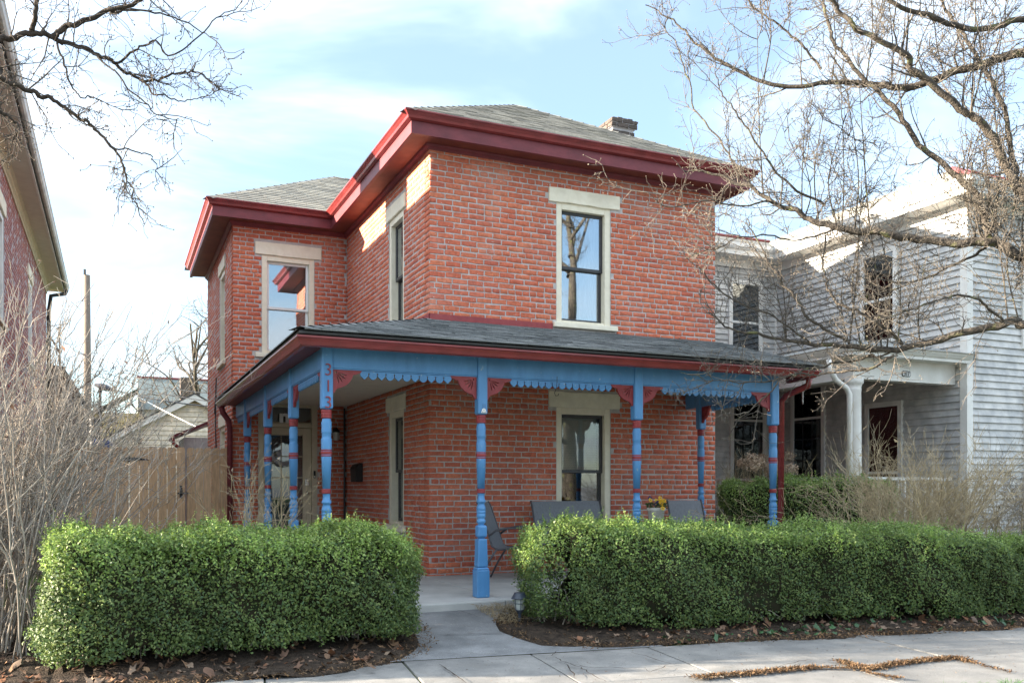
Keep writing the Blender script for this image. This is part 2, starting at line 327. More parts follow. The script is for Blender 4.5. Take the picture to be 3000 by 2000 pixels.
def glass(name, refl, tint):
    m = bpy.data.materials.new(name); m.use_nodes = True; nt = m.node_tree; nt.nodes.clear(); N = nt.nodes.new; L = nt.links.new
    out = N('ShaderNodeOutputMaterial'); g = N('ShaderNodeBsdfGlossy'); g.inputs['Roughness'].default_value = .02; g.inputs['Color'].default_value = (.93, .97, 1, 1)
    t = N('ShaderNodeBsdfTransparent'); t.inputs['Color'].default_value = (*tint, 1); mx = N('ShaderNodeMixShader')
    fr = N('ShaderNodeFresnel'); fr.inputs['IOR'].default_value = 1.5; ad = N('ShaderNodeMath'); ad.operation = 'ADD'; ad.use_clamp = True; ad.inputs[1].default_value = refl
    L(fr.outputs[0], ad.inputs[0]); L(ad.outputs[0], mx.inputs[0]); L(t.outputs[0], mx.inputs[1]); L(g.outputs[0], mx.inputs[2])
    nz = N('ShaderNodeTexNoise'); nz.inputs['Scale'].default_value = 2.2; nz.inputs['Detail'].default_value = 1; geo = N('ShaderNodeNewGeometry'); L(geo.outputs['Position'], nz.inputs['Vector'])
    bp = N('ShaderNodeBump'); bp.inputs['Strength'].default_value = .06; bp.inputs['Distance'].default_value = .01; L(nz.outputs['Fac'], bp.inputs['Height']); L(bp.outputs[0], g.inputs['Normal'])
    L(mx.outputs[0], out.inputs['Surface']); return m
M['glass'] = glass('window_glass', .27, (.72,.75,.76))
M['glass_clear'] = glass('clear_glass', .03, (.86,.88,.88))
M['glass_screen'] = glass('screened_glass', .14, (.42,.44,.46))
M['door_glass'] = glass('door_glass', .06, (.6,.63,.64))
# ------------------------------------------------------------------ ground, road, pavement
A_ST = math.radians(-7)                                   # the street runs slightly askew to the house
SD = Vector((math.cos(A_ST), math.sin(A_ST), 0)); ND = Vector((-math.sin(A_ST), math.cos(A_ST), 0))
def ST(s, n, z=0): v = SD*s + ND*n; return Vector((v.x, v.y, z))
def zg(x, y):
    t = min(1, max(0, (y - 6.7) / 1.5)); return .14 * t*t*(3-2*t)
def build_ground():
    m = MB()
    ns = [2.45, 4, 5.0, 6, 6.6, 6.9, 7.2, 7.5, 7.8, 8.1, 8.5, 10, 14, 20, 30, 50, 100, 300, 900]
    ss = [-900, -200, -60, -20, -10, -5, -2, 0, 2, 3, 4, 6, 8, 10, 12, 16, 30, 80, 250, 900]
    for n in ns:
        for s in ss:
            p = ST(s, n); m.v.append((p.x, p.y, zg(p.x, p.y) - .012))
    k = len(ss)
    for i in range(len(ns)-1):
        for j in range(k-1): m.f.append((i*k+j, i*k+j+1, (i+1)*k+j+1, (i+1)*k+j))
    structure(m.build('ground', M['grass'], smooth=True))
    r = MB(); a = [ST(-900, 2.25, -.13), ST(900, 2.25, -.13), ST(900, -900, -.13), ST(-900, -900, -.13)]; r.add(a, [(0,1,2,3)])
    structure(r.build('road', M['asphalt']))
    kb = MB(); kb.poly([ST(-60, 2.27, -.3), ST(60, 2.27, -.3), ST(60, 2.43, -.3), ST(-60, 2.43, -.3)], (0,0,.302))
    structure(kb.build('kerb', M['concrete'], bevel=.015))
build_ground()
def slab(pts, name, parent, mt, th=.05, bev=.006):
    c = sum((Vector(p) for p in pts), Vector()) / len(pts)
    m = MB(); m.poly([Vector(p) - c - Vector((0,0,th)) for p in pts], (0,0,th))
    o = mkobj(name, m.mesh(name), mt, parent, bev); o.location = c; return o
def build_pavement():
    base = MB(); base.poly([ST(-60, 4.84, -.06), ST(60, 4.84, -.06), ST(60, 6.88, -.06), ST(-60, 6.88, -.06)], (0,0,.045))
    sw = structure(base.build('sidewalk', M['soil']))
    rr = random.Random(3)
    xs = [-60, -30, -14, -7] + [-5.03 + i*1.04 for i in range(19)] + [20, 34, 60]
    for i in range(len(xs)-1):
        for (n0, n1) in ((4.86, 5.74), (5.765, 6.86)):
            z = rr.uniform(-.002, .007); tl = rr.uniform(-.006, .006)
            g = .006
            slab([ST(xs[i]+g, n0, z), ST(xs[i+1]-g, n0, z+tl), ST(xs[i+1]-g, n1, z+tl+.004), ST(xs[i]+g, n1, z+.004)], 'paving_slab', sw, M['pave'])
    # front walk, flaring into the pavement
    wk = MB(); ys = [0, .08, .2, .35, .5, .65, .82, 1.0]; nx = 7
    for f in ys:
        for i in range(nx):
            x = 1.05 + 3.2*i/(nx-1); y0 = (6.868 - x*ND.x)/ND.y; y = y0+(8.24-y0)*f; wk.v.append((x, y, zg(x, y) + .008))
    for j in range(len(ys)-1):
        for i in range(nx-1): wk.f.append((j*nx+i, j*nx+i+1, (j+1)*nx+i+1, (j+1)*nx+i))
    wo = structure(wk.build('front_walk', M['concrete'], smooth=True))
    # tooled joint and cracks, narrow ribbons of dark grit
    def ribbon(name, pts, w, parent, mt=M['soil'], jag=0, seed=1, dz=.003):
        q = random.Random(seed); P2 = []
        for a, b in zip(pts, pts[1:]):
            k = max(2, int((Vector(b)-Vector(a)).length/.05))
            for i in range(k): P2.append(Vector(a).lerp(Vector(b), i/k))
        P2.append(Vector(pts[-1])); m = MB()
        for i, p in enumerate(P2):
            t = (P2[min(i+1, len(P2)-1)] - P2[max(i-1, 0)]); t.z = 0; t.normalize(); nn = Vector((-t.y, t.x, 0))
            p = p + nn*q.uniform(-jag, jag); ww = w*q.uniform(.5, 1.4)*min(1, .25+ .25*min(i, len(P2)-1-i))
            z = max(p.z, zg(p.x, p.y)+.016) + dz
            m.v += [tuple(p+nn*ww)[:2]+(z,), tuple(p-nn*ww)[:2]+(z,)]
        for i in range(len(P2)-1): m.f.append((2*i, 2*i+1, 2*i+3, 2*i+2))
        return m.build(name, mt, parent)
    ribbon('joint', [(2.05, 7.42, .0), (3.3, 7.25, .0)], .004, wo, seed=2)
    ribbon('joint', [G(1330, 1792, .13), G(1402, 1820, .09)], .004, wo, jag=.004)
    ribbon('joint', [G(1287, 1944, .016), G(1372, 2003, .016)], .005, wo, jag=.003)
    cr = [[(1580,1922),(1617,1921),(1636,1905)],[(1617,1921),(1655,1940),(1700,1955),(1775,1998)],[(1655,1940),(1668,1960),(1690,1990)],[(1665,1942),(1740,1958),(1790,1955),(1830,1958),(1890,1957)],
          [(1890,1957),(1905,1970),(1960,1947)],[(2125,1975),(2180,1968),(2260,1960),(2320,1942),(2380,1930)],[(2000,1962),(2030,1968)],[(2420,1940),(2350,1960)],[(1850,1910),(1900,1925),(1985,1950)]]
    for i, c in enumerate(cr): ribbon('crack', [G(x, y, .02) for x, y in c], .0045, sw, jag=.012, seed=i, dz=.006)
build_pavement()

# ------------------------------------------------------------------ walls of single bricks
class Plane:
    def __init__(s, kind, c): s.k = kind; s.c = c; s.rz = {'y-':0, 'x-':-math.pi/2, 'x+':math.pi/2}[kind]
    def p(s, u, w, z): return (u, s.c-w, z) if s.k == 'y-' else ((s.c-w, u, z) if s.k == 'x-' else (s.c+w, u, z))
    def box(s, mb, u0, u1, w0, w1, z0, z1):
        a = s.p(u0, w0, z0); b = s.p(u1, w1, z1); return mb.box(a[0], b[0], a[1], b[1], a[2], b[2])
    def place(s, u0, u1, z, w=0): return s.p(u1 if s.k == 'x-' else u0, w, z)
def brick_variant(L, H, seed):
    q = random.Random(seed); D = .034; j = .0042
    o = [(0,0),(L*.5,0),(L,0),(L,H*.5),(L,H),(L*.5,H),(0,H),(0,H*.5)]
    o = [(x+q.uniform(-j, j), z+q.uniform(-j, j)) for x, z in o]; cx, cz = L/2, H/2
    y0 = q.uniform(-.003, .0015); tl = q.uniform(-.002, .002)
    V = [(x, D, z) for x, z in o] + [(x, .005+y0, z) for x, z in o]
    for x, z in o:
        dx, dz = cx-x, cz-z; V.append((x + (.004 if dx > .01 else (-.004 if dx < -.01 else 0)), y0+tl*(x/L*2-1), z + (.0035 if dz > .01 else (-.0035 if dz < -.01 else 0))))
    F = []
    for a in (0, 8):
        for i in range(8): k = (i+1) % 8; F.append((a+i, a+k, a+8+k, a+8+i))
    F.append(tuple(range(16, 24)))
    return V, F
SL, HL, BH, JT = .205, .098, .0575, .0142
BV = {L: [brick_variant(L, BH, int(L*1e4)+i) for i in range(8)] for L in (SL, HL)}
BM = {}
def brick_mesh(L, i, mt):
    key = (L, i, mt.name)
    if key not in BM:
        m = MB(); m.add(*BV[L][i]); BM[key] = m.mesh('brick'); BM[key].materials.append(mt)
    return BM[key]
def lay_bricks(pl, u0, u1, z0, z1, holes, seed, pitch=BH+JT):
    q = random.Random(seed); out = []; n = int((z1-z0)/pitch)
    for r in range(n):
        z = z0 + r*pitch + JT/2; hdr = (r % 7 == 4); L = HL if hdr else SL
        iv = [(u0, u1)]
        for (a, b, c, d) in holes:
            if z + BH > c+.004 and z < d-.004:
                iv = [x for (s, e) in iv for x in ((s, min(e, a)), (max(s, b), e)) if x[1]-x[0] > .03]
        off = (0 if r % 2 else -.5*(L+JT)) + q.uniform(-.012, .012) - (L*.37 if hdr else 0)
        u = u0 + off
        while u < u1:
            ll = L + q.uniform(-.008, .008)
            for (s, e) in iv:
                a, b = max(u, s+JT/2 if s > u0 else s), min(u+ll, e-JT/2 if e < u1 else e)
                if b-a > .035: out.append((pl, a, b, z+q.uniform(-.0025, .0025), L, q.randrange(8), BH*q.uniform(.95, 1.03)))
            u += ll+JT
    return out
def brick_objs(bricks, mt, parent, name='brick'):
    for (pl, a, b, z, L, v, h) in bricks:
        o = bpy.data.objects.new(name, brick_mesh(L, v, mt)); COL.objects.link(o); o.parent = parent
        if parent.type == 'EMPTY': o.location = Vector(pl.place(a, b, z)) - Vector(parent.location)
        else: o.location = pl.place(a, b, z)
        o.rotation_euler = (0, 0, pl.rz); o.scale = ((b-a)/L, 1, h/BH)
def brick_mass(bricks, mt, parent, name='brickwork'):
    VV = {(L, i): np.array(BV[L][i][0]) for L in BV for i in range(8)}; Fq = np.array([f for f in BV[SL][0][1][:-1]]); Fo = np.array(BV[SL][0][1][-1])
    Vs = []; Q = []; base = 0; oct_f = []
    for (pl, a, b, z, L, v, h) in bricks:
        V = VV[(L, v)] * np.array([(b-a)/L, 1, h/BH]); c, s_ = math.cos(pl.rz), math.sin(pl.rz)
        W = np.stack([V[:,0]*c - V[:,1]*s_, V[:,0]*s_ + V[:,1]*c, V[:,2]], 1) + np.array(pl.place(a, b, z))
        Vs.append(W); Q.append(Fq+base)
        Q.append(np.array([[16,17,18,23],[18,19,22,23],[19,20,21,22]])+base); base += 24
    me = np_mesh(name, np.concatenate(Vs), np.concatenate(Q), mt)
    return mkobj(name, me, None, parent, kind='stuff')
def wall_panels(pl, u0, u1, z0, z1, holes, name, mt, parent, w0=-.2, w1=-.0055):
    m = MB(); us = sorted({u0, u1, *[h[0] for h in holes], *[h[1] for h in holes]}); zs = sorted({z0, z1, *[h[2] for h in holes], *[h[3] for h in holes]})
    us = [u for u in us if u0 <= u <= u1]; zs = [z for z in zs if z0 <= z <= z1]
    for i in range(len(us)-1):
        for j in range(len(zs)-1):
            cu, cz = (us[i]+us[i+1])/2, (zs[j]+zs[j+1])/2
            if any(h[0] < cu < h[1] and h[2] < cz < h[3] for h in holes): continue
            pl.box(m, us[i], us[i+1], w0, w1, zs[j], zs[j+1])
    return m.build(name, mt, parent)

# ------------------------------------------------------------------ windows
def window(parent, pl, u0, u1, z0, z1, lintel, sill, sash_m, glass_u, glass_l, cover=None, case_m=None, label=None, seed=1, rec=.012):
    case_m = case_m or M['cream']; q = random.Random(seed)
    m = MB(); b = lambda *a: pl.box(m, *a); wj = .085
    b(u0, u0+wj, -.17, -rec, z0, z1); b(u1-wj, u1, -.17, -rec, z0, z1); b(u0+wj, u1-wj, -.17, -rec, z1-.09, z1); b(u0+wj, u1-wj, -.17, -rec-.01, z0, z0+.045)
    win = m.build('window', case_m, parent, bevel=.006)
    if label: win['label'] = label
    if lintel:
        l = MB(); a, c, d, e = lintel; n = 7; top = [(a+(c-a)*i/n, e+q.uniform(-.004, .004)) for i in range(n+1)]; bot = [(a+(c-a)*i/n, d+q.uniform(-.006, .006)) for i in range(n+1)]
        pts = [pl.p(u, .022, z) for u, z in bot + top[::-1]]; back = Vector(pl.p(0, -.1, 0)) - Vector(pl.p(0, .022, 0)); l.poly(pts, back); l.build('lintel', M['stone'], win, bevel=.01)
    if sill:
        l = MB(); a, c, d, e = sill; pl.box(l, a, c, -.16, .055, d, e); l.build('sill', M['stone'], win, bevel=.01)
    i0, i1, j0, j1 = u0+wj, u1-wj, z0+.045, z1-.09; zm = j0 + (j1-j0)*.485; f = .042
    for (a, c, w, nm, g) in ((zm-.02, j1, -.095, 'upper_sash', glass_u), (j0, zm+.022, -.135, 'lower_sash', glass_l)):
        s_ = MB(); B = lambda *t: pl.box(s_, *t); B(i0, i0+f, w-.018, w+.018, a, c); B(i1-f, i1, w-.018, w+.018, a, c); B(i0+f, i1-f, w-.018, w+.017, c-f, c); B(i0+f, i1-f, w-.018, w+.017, a, a+f)
        so = s_.build(nm, sash_m, win, bevel=.004)
        g_ = MB(); pl.box(g_, i0+f-.005, i1-f+.005, w-.004, w+.004, a+f-.005, c-f+.005); g_.build('pane', g, so)
    if cover == 'blind' or cover == 'half_blind':
        bl = MB(); zt = j1-.03; zb = zm if cover == 'half_blind' else j0+.02; k = int((zt-zb)/.024)
        for i in range(k):
            z = zt-i*.024; a = Vector(pl.p(i0+.03, -.20, z)); c = Vector(pl.p(i1-.03, -.20, z)); o = Vector(pl.p(0, .009, .011)) - Vector(pl.p(0, 0, 0))
            bl.add([a-o, c-o, c+o, a+o], [(0,1,2,3)])
        bl.build('blind', M['blind'], win)
    if cover == 'curtain':
        for (a, c) in ((i0-.02, i0+.10), (i1-.30, i1+.02)):
            cu = MB(); n = 26
            for i in range(n+1):
                u = a+(c-a)*i/n; w = -.22+.018*math.sin(i*1.25)
                cu.v += [pl.p(u, w, j0-.05), pl.p(u, w, j1)]
            for i in range(n): cu.f.append((2*i, 2*i+2, 2*i+3, 2*i+1))
            cu.build('curtain', M['curtain'], win, smooth=True)
    rm = MB(); pl.box(rm, u0-.3, u1+.3, -1.6, -1.55, z0-.5, z1+.25); rm.build('room_wall', M['room'], win)
    return win

# ------------------------------------------------------------------ roof shingles
def shingle_mesh(seed, mt):
    q = random.Random(seed); c = [q.uniform(-.012, .012) for _ in range(4)]; h = [q.uniform(.010, .017) for _ in range(3)]
    V = [(0,c[0],h[0]),(.5,c[1],h[1]),(1,c[2],h[2]),(0,1,.003),(1,1,.003),(0,c[0],-.002),(.5,c[1],-.002),(1,c[2],-.002)]
    F = [(0,1,4,3),(1,2,4),(5,6,1,0),(6,7,2,1)]
    m = MB(); m.add(V, F); me = m.mesh('shingle'); me.materials.append(mt); return me
def shingle_slope(parent, O, a, s, rows, ext, mt, lo, hi, seed, maxn=400, tab=.305):
    """O: eave point; a: along eave; s: up slope (unit); lo/hi(v): row extents along a"""
    a = Vector(a); s = Vector(s); n = a.cross(s).normalized(); q = random.Random(seed)
    ms = [shingle_mesh(seed*10+i, mt) for i in range(6)]; cnt = 0
    for r in range(rows):
        v = r*ext; u = lo(v+ext*.5); e = hi(v+ext*.5); u0 = u - (0 if r % 2 else tab*.5) - q.uniform(0, .05)
        while u0 < e and cnt < maxn:
            p, w = max(u0, u), min(u0+tab-.003, e)
            if w-p > .04:
                o = bpy.data.objects.new('shingle', ms[q.randrange(6)]); COL.objects.link(o); o.parent = parent
                wd = w-p; pos = Vector(O) + a*p + s*(v-.004) + n*.012
                o.matrix_local = Matrix(((a.x*wd, s.x*ext*1.06, n.x, pos.x), (a.y*wd, s.y*ext*1.06, n.y, pos.y), (a.z*wd, s.z*ext*1.06, n.z, pos.z), (0,0,0,1)))
                cnt += 1
            u0 += tab
    return cnt

# ------------------------------------------------------------------ the brick house
FY, SX, WY, WX, RX, BY = 10.85, 3.67, 15.30, 1.775, 8.105, 19.6
FLOOR = R(-1.126); WT = R(4.36)
house = thing('brick_house', 'two-storey red brick house with maroon eaves and cream lintels', 'house', (5, 13, 0))
def build_house():
    pf, ps, pw, pl_ = Plane('y-', FY), Plane('x-', SX), Plane('y-', WY), Plane('x-', WX)
    z_lo = .10
    up = (R(2.235), R(3.875)); lo_f = (R(-.56), R(1.09))
    hf = [(5.484, 6.326, up[0], up[1]), (5.484, 6.326, lo_f[0], lo_f[1])]
    hs = [(11.96, 12.70, up[0], up[1]), (11.96, 12.70, R(-.53), R(1.09))]
    hw = [(2.244, 3.111, up[0], up[1]), (2.19, 3.16, z_lo-.1, R(1.44))]
    hl = [(16.45, 17.27, up[0], up[1]), (16.45, 17.27, R(-.4), R(1.09))]
    lint = lambda a, b, c, d: (a, b, c, d)
    Lf = [(5.365, 6.47, R(3.872), R(4.064)), (5.365, 6.47, R(1.088), R(1.30))]
    Ls = [(11.86, 12.80, R(3.872), R(4.07)), (11.86, 12.80, R(1.088), R(1.30))]
    Lw = [(2.132, 3.233, R(3.872), R(4.08))]
    Ll = [(16.36, 17.36, R(3.872), R(4.07)), (16.36, 17.36, R(1.088), R(1.30))]
    Sf = [(5.43, 6.42, R(2.17), R(2.238)), (5.43, 6.42, R(-.64), R(-.558))]
    Ss = [(11.90, 12.76, R(2.17), R(2.238)), (11.88, 12.78, R(-.62), R(-.528))]
    Sw = [(2.13, 3.22, R(2.165), R(2.238))]; Sl = [(16.38, 17.34, R(2.165), R(2.238)), (16.38, 17.34, R(-.48), R(-.398))]
    wf = wall_panels(pf, SX+.01, RX, 0, WT, hf, 'wall', M['mortar'], house)
    ws = wall_panels(ps, FY+.21, WY, 0, WT, hs, 'wall', M['mortar'], house, w1=-.003)
    ww = wall_panels(pw, WX+.01, SX+.01, 0, WT, hw, 'wall', M['mortar'], house)
    wl = wall_panels(pl_, WY+.21, BY, 0, WT, hl, 'wall', M['mortar'], house, w1=-.0012)
    wb = MB(); wb.box(RX-.2, RX, FY+.21, BY, 0, WT); wb.box(WX+.21, RX-.2, BY-.2, BY, 0, WT); wb.build('wall', M['old_brick'], house)
    H = lambda *ls: [x for l in ls for x in l]
    bf = lay_bricks(pf, SX, RX, .1, WT, H(hf, Lf, Sf), 1); bs = lay_bricks(ps, FY+.036, WY, .1, WT, H(hs, Ls, Ss), 2)
    bw = lay_bricks(pw, WX, SX, .1, WT, H(hw, Lw, Sw), 3); bl = lay_bricks(pl_, WY+.036, BY, .1, WT, H(hl, Ll, Sl), 4)
    vis = [b for b in bf if (R(2.25) < b[3] < R(4.2) and b[1] < 7.6) or (R(-.95) < b[3] < R(.95) and b[1] < 5.5 and not 3.9 < b[1] < 3.9)]
    vis.sort(key=lambda b: (b[1]**2 + FY**2 + (b[3]-CZ)**2) - 60*(b[2]-b[1])); ind = vis[:300]; ids = {id(b) for b in ind}
    brick_objs(ind, M['brick'], wf)
    brick_mass([b for b in bf+bs+bw+bl if id(b) not in ids], M['brick'], house)
    window(house, pf, *hf[0][:2], hf[0][2], hf[0][3], Lf[0], Sf[0], M['dark_sash'], M['glass'], M['glass'], 'curtain', label='upper front window with sheer curtains', seed=1)
    window(house, pf, *hf[1][:2], hf[1][2], hf[1][3], Lf[1], Sf[1], M['dark_sash'], M['glass_clear'], M['glass_screen'], 'half_blind', label='front window under the porch with blinds', seed=2)
    window(house, ps, *hs[0][:2], hs[0][2], hs[0][3], Ls[0], Ss[0], M['dark_sash'], M['glass'], M['glass_screen'], 'blind', seed=3)
    window(house, ps, *hs[1][:2], hs[1][2], hs[1][3], Ls[1], Ss[1], M['dark_sash'], M['glass_screen'], M['glass_screen'], 'half_blind', seed=4)
    window(house, pw, *hw[0][:2], hw[0][2], hw[0][3], Lw[0], Sw[0], M['white_sash'], M['glass'], M['glass'], 'half_blind', label='white-sashed wing window above the front door', seed=5)
    window(house, pl_, *hl[0][:2], hl[0][2], hl[0][3], Ll[0], Sl[0], M['white_sash'], M['glass_screen'], M['glass_screen'], seed=6)
    window(house, pl_, *hl[1][:2], hl[1][2], hl[1][3], Ll[1], Sl[1], M['white_sash'], M['glass_screen'], M['glass_screen'], seed=7)
    # front door in the wing, under the porch
    dm = MB(); b = lambda *a: pw.box(dm, *a); zt = R(1.44); zd = R(1.01)
    b(2.19, 2.275, -.16, -.01, FLOOR, zt); b(3.075, 3.16, -.16, -.01, FLOOR, zt); b(2.275, 3.075, -.16, -.01, zt-.09, zt); b(2.275, 3.075, -.16, -.02, zd, zd+.07)
    b(2.275, 3.075, -.12, -.10, zd+.07, zd+.10)
    dc = dm.build('door_case', M['taupe'], house, bevel=.006)
    tp = MB(); pw.box(tp, 2.275, 3.075, -.11, -.105, zd+.07, zt-.09); tp.build('transom_pane', M['glass_screen'], dc)
    ds = MB(); b = lambda *a: pw.box(ds, *a); gx0, gx1, gz0, gz1 = 2.39, 2.93, FLOOR+.22, zd-.13
    b(2.28, gx0, -.10, -.055, FLOOR+.02, zd-.005); b(gx1, 3.07, -.10, -.055, FLOOR+.02, zd-.005); b(gx0, gx1, -.10, -.055, FLOOR+.02, gz0); b(gx0, gx1, -.10, -.055, gz1, zd-.005)
    for i in (1, 2): u = gx0+(gx1-gx0)*i/3; b(u-.009, u+.009, -.088, -.062, gz0, gz1)
    for i in range(1, 5): z = gz0+(gz1-gz0)*i/5; b(gx0, gx1, -.087, -.063, z-.009, z+.009)
    do = ds.build('door', M['taupe'], house, bevel=.005); do['label'] = 'taupe glazed front door with fifteen small panes'
    for i in range(3):
        for j in range(5):
            g = MB(); pw.box(g, gx0+(gx1-gx0)*i/3+.004, gx0+(gx1-gx0)*(i+1)/3-.004, -.079, -.071, gz0+(gz1-gz0)*j/5+.004, gz0+(gz1-gz0)*(j+1)/5-.004); g.build('pane', M['door_glass'], do)
    cl = MB(); n = 40
    for i in range(n+1):
        u = 2.33+.66*i/n; w = -.14+.012*math.sin(i*1.3); cl.v += [pw.p(u, w, FLOOR+.1), pw.p(u, w, zd-.1)]
    for i in range(n): cl.f.append((2*i, 2*i+2, 2*i+3, 2*i+1))
    cl.build('door_curtain', M['curtain'], do, smooth=True)
    hz = R(-.092); k = MB(); k.tube([pw.p(3.0, -.055, hz), pw.p(3.0, -.03, hz)], .032, 14); k.tube([pw.p(3.0, -.03, hz), pw.p(3.0, -.012, hz), pw.p(3.0, .005, hz), pw.p(3.0, .016, hz), pw.p(3.0, .022, hz)], [.012, .018, .03, .026, .012], 14); k.build('door_knob', M['chrome'], do, smooth=True)
    k = MB(); pw.box(k, 2.965, 3.035, -.055, -.03, hz+.12, hz+.24); k.tube([pw.p(3.0, -.03, hz+.18), pw.p(3.0, -.012, hz+.18)], .024, 12); k.build('deadbolt', M['chrome'], do, bevel=.006)
    k = MB(); pw.box(k, 3.10, 3.135, -.01, .012, hz+.25, hz+.375); kb = k.build('doorbell', M['iron'], dc, bevel=.006)
    k = MB(); k.tube([pw.p(3.117, .012, hz+.275), pw.p(3.117, .016, hz+.275)], .011, 12); k.build('button', M['white_sash'], kb)
    rm = MB(); rm.box(2.0, 3.4, WY+1.4, WY+1.45, .1, R(1.6)); rm.build('room_wall', M['room'], dc)
    # eaves: bed mould, soffit, fascia, gutter
    path = [(WX, BY), (WX, WY), (SX, WY), (SX, FY), (RX, FY), (RX, BY)]
    s_ = MB(); s_.sweep([(-.05, R(4.372)), (.35, R(4.352)), (.35, R(4.372)), (-.05, R(4.39))], path); s_.build('soffit', M['soffit'], house)
    s_ = MB(); s_.sweep([(.004, R(4.30)), (.018, R(4.30)), (.026, R(4.318)), (.05, R(4.335)), (.06, R(4.355)), (.06, R(4.366)), (.004, R(4.369))], path); s_.build('bed_mould', M['maroon'], house)
    s_ = MB(); s_.sweep([(.30, R(4.334)), (.352, R(4.334)), (.352, R(4.512)), (.30, R(4.512))], path); s_.build('fascia', M['maroon'], house)
    s_ = MB(); s_.sweep([(.353, R(4.488)), (.372, R(4.488)), (.405, R(4.502)), (.415, R(4.53)), (.44, R(4.562)), (.456, R(4.575)), (.456, R(4.592)), (.448, R(4.592)), (.446, R(4.58)), (.353, R(4.575))], path)
    g = s_.build('gutter', M['gutter'], house)
    # roof
    ze = R(4.575); sl_ = .577; ov = .43; ex0, ex1, ey0 = SX-ov, RX+ov, FY-ov; cx = (ex0+ex1)/2; run = (ex1-ex0)/2; zr = ze+run*sl_
    yb = BY+ov; wx0, wy0 = WX-ov, WY-ov; wrun = (yb-wy0)/2; wyc = wy0+wrun; zw = ze+wrun*sl_
    ym = ey0+2*run; r = MB(); r.add([(ex0,ey0,ze),(ex1,ey0,ze),(cx,ey0+run,zr),(ex1,ym,ze),(ex0,ym,ze)], [(0,1,2),(1,3,2),(0,2,4),(3,4,2)])
    r.add([(wx0,wy0,ze-.003),(ex1,wy0,ze-.003),(ex1-wrun,wyc,zw-.004),(wx0+wrun,wyc,zw-.004),(wx0,yb,ze-.003),(ex1,yb,ze-.003)], [(0,1,2,3),(0,3,4),(3,2,5,4),(1,5,2)])
    ro = r.build('roof', M['shingle'], house)
    ang = math.atan(sl_); ca, sa = math.cos(ang), math.sin(ang); ext = .128
    shingle_slope(ro, (0, ey0, ze), (1,0,0), (0, ca, sa), int(run/ca/ext), ext, M['shingle'], lambda v: ex0+v*ca, lambda v: ex1-v*ca, 21, 260)
    shingle_slope(ro, (0, wy0, ze), (1,0,0), (0, ca, sa), int(wrun/ca/ext), ext, M['shingle'], lambda v: wx0+v*ca, lambda v: max(wx0+v*ca, ex0+v*ca+.02), 22, 220)
    def cap(p, q, name='hip_cap'):
        p, q = Vector(p), Vector(q); L = (q-p).length; n = int(L/.2); m = MB()
        for i in range(n):
            a = p.lerp(q, i/n)+Vector((0,0,.03)); b2 = p.lerp(q, (i+1.15)/n)+Vector((0,0,.018)); d = (b2-a); sd = Vector((d.y, -d.x, 0)).normalized()*.11; dn = Vector((0,0,-.05))
            m.add([a, a+sd+dn, a-sd+dn, b2, b2+sd+dn, b2-sd+dn], [(0,1,4,3),(0,3,5,2)])
        return m.build(name, M['shingle'], ro, kind='stuff')
    cap((ex0,ey0,ze), (cx,ey0+run,zr)); cap((ex1,ey0,ze), (cx,ey0+run,zr)); cap((wx0,wy0,ze), (wx0+wrun,wyc,zw)); cap((wx0+wrun,wyc,zw), (ex0+1.6,wyc,zw))
    # chimney of single bricks with a corbelled, broken top
    cx0, cx1, cy0, cy1, ct = 7.49, 7.91, 12.78, 13.2, R(6.08)
    c = MB(); c.box(cx0+.012, cx1-.012, cy0+.012, cy1-.012, R(4.7), ct-.02); ch = c.build('chimney', M['old_mortar'], house)
    pc, pcl = Plane('y-', cy0), Plane('x-', cx0)
    bb = lay_bricks(pc, cx0, cx1, R(5.25), ct-.14, [], 31, .072) + lay_bricks(pcl, cy0+.036, cy1, R(5.1), ct-.14, [], 32, .072); brick_objs(bb, M['chimney_brick'], ch)
    pc, pcl = Plane('y-', cy0-.035), Plane('x-', cx0-.035)
    bb = lay_bricks(pc, cx0-.035, cx1+.035, ct-.145, ct, [], 33, .072) + lay_bricks(pcl, cy0, cy1+.035, ct-.145, ct+.0, [], 34, .072); brick_objs(bb, M['chimney_brick'], ch)
    c = MB(); c.box(cx0-.02, cx1+.02, cy0-.02, cy1+.02, ct-.14, ct-.012); c.build('chimney_cap', M['old_mortar'], ch)
    q = random.Random(5)
    for i in range(5):
        x = cx0+.02+i*.1; bx = MB(); bx.box(x, x+.09, cy0+q.uniform(-.02, .04), cy0+.2, ct-.01, ct+(.03, .045, .04, .05, .02)[i]); bx.build('brick', M['chimney_brick'], ch, bevel=.006)
    # wires on the wing wall
    w = MB(); w.tube([(WX-.03, 17.9, R(1.4)), (WX-.03, 17.6, R(2.05)), (WX-.04, 17.62, R(1.2)), (WX-.03, 17.55, R(.4)), (WX-.04, 17.6, R(-.9))], .012, 6); w.build('cable', M['iron'], house)
    # small rear lean-to with red downspout
    w = MB(); w.poly([(1.15, 20.0, R(1.05)), (1.15, 22.0, R(1.05)), (2.4, 22.0, R(1.6)), (2.4, 20.0, R(1.6))], (0,0,.06)); lt = w.build('lean_to_roof', M['maroon'], house)
    w = MB(); w.box(1.35, 2.5, 20.15, 21.9, .1, R(1.06)); w.build('lean_to_wall', M['siding'], house)
    w = MB(); w.tube([(1.12, 20.0, R(1.02)), (1.13, 19.98, R(.92)), (1.3, 20.02, R(.78)), (1.33, 20.05, R(.6)), (1.33, 20.05, .2)], .038, 8); w.build('downspout', M['gutter'], house)
build_house()
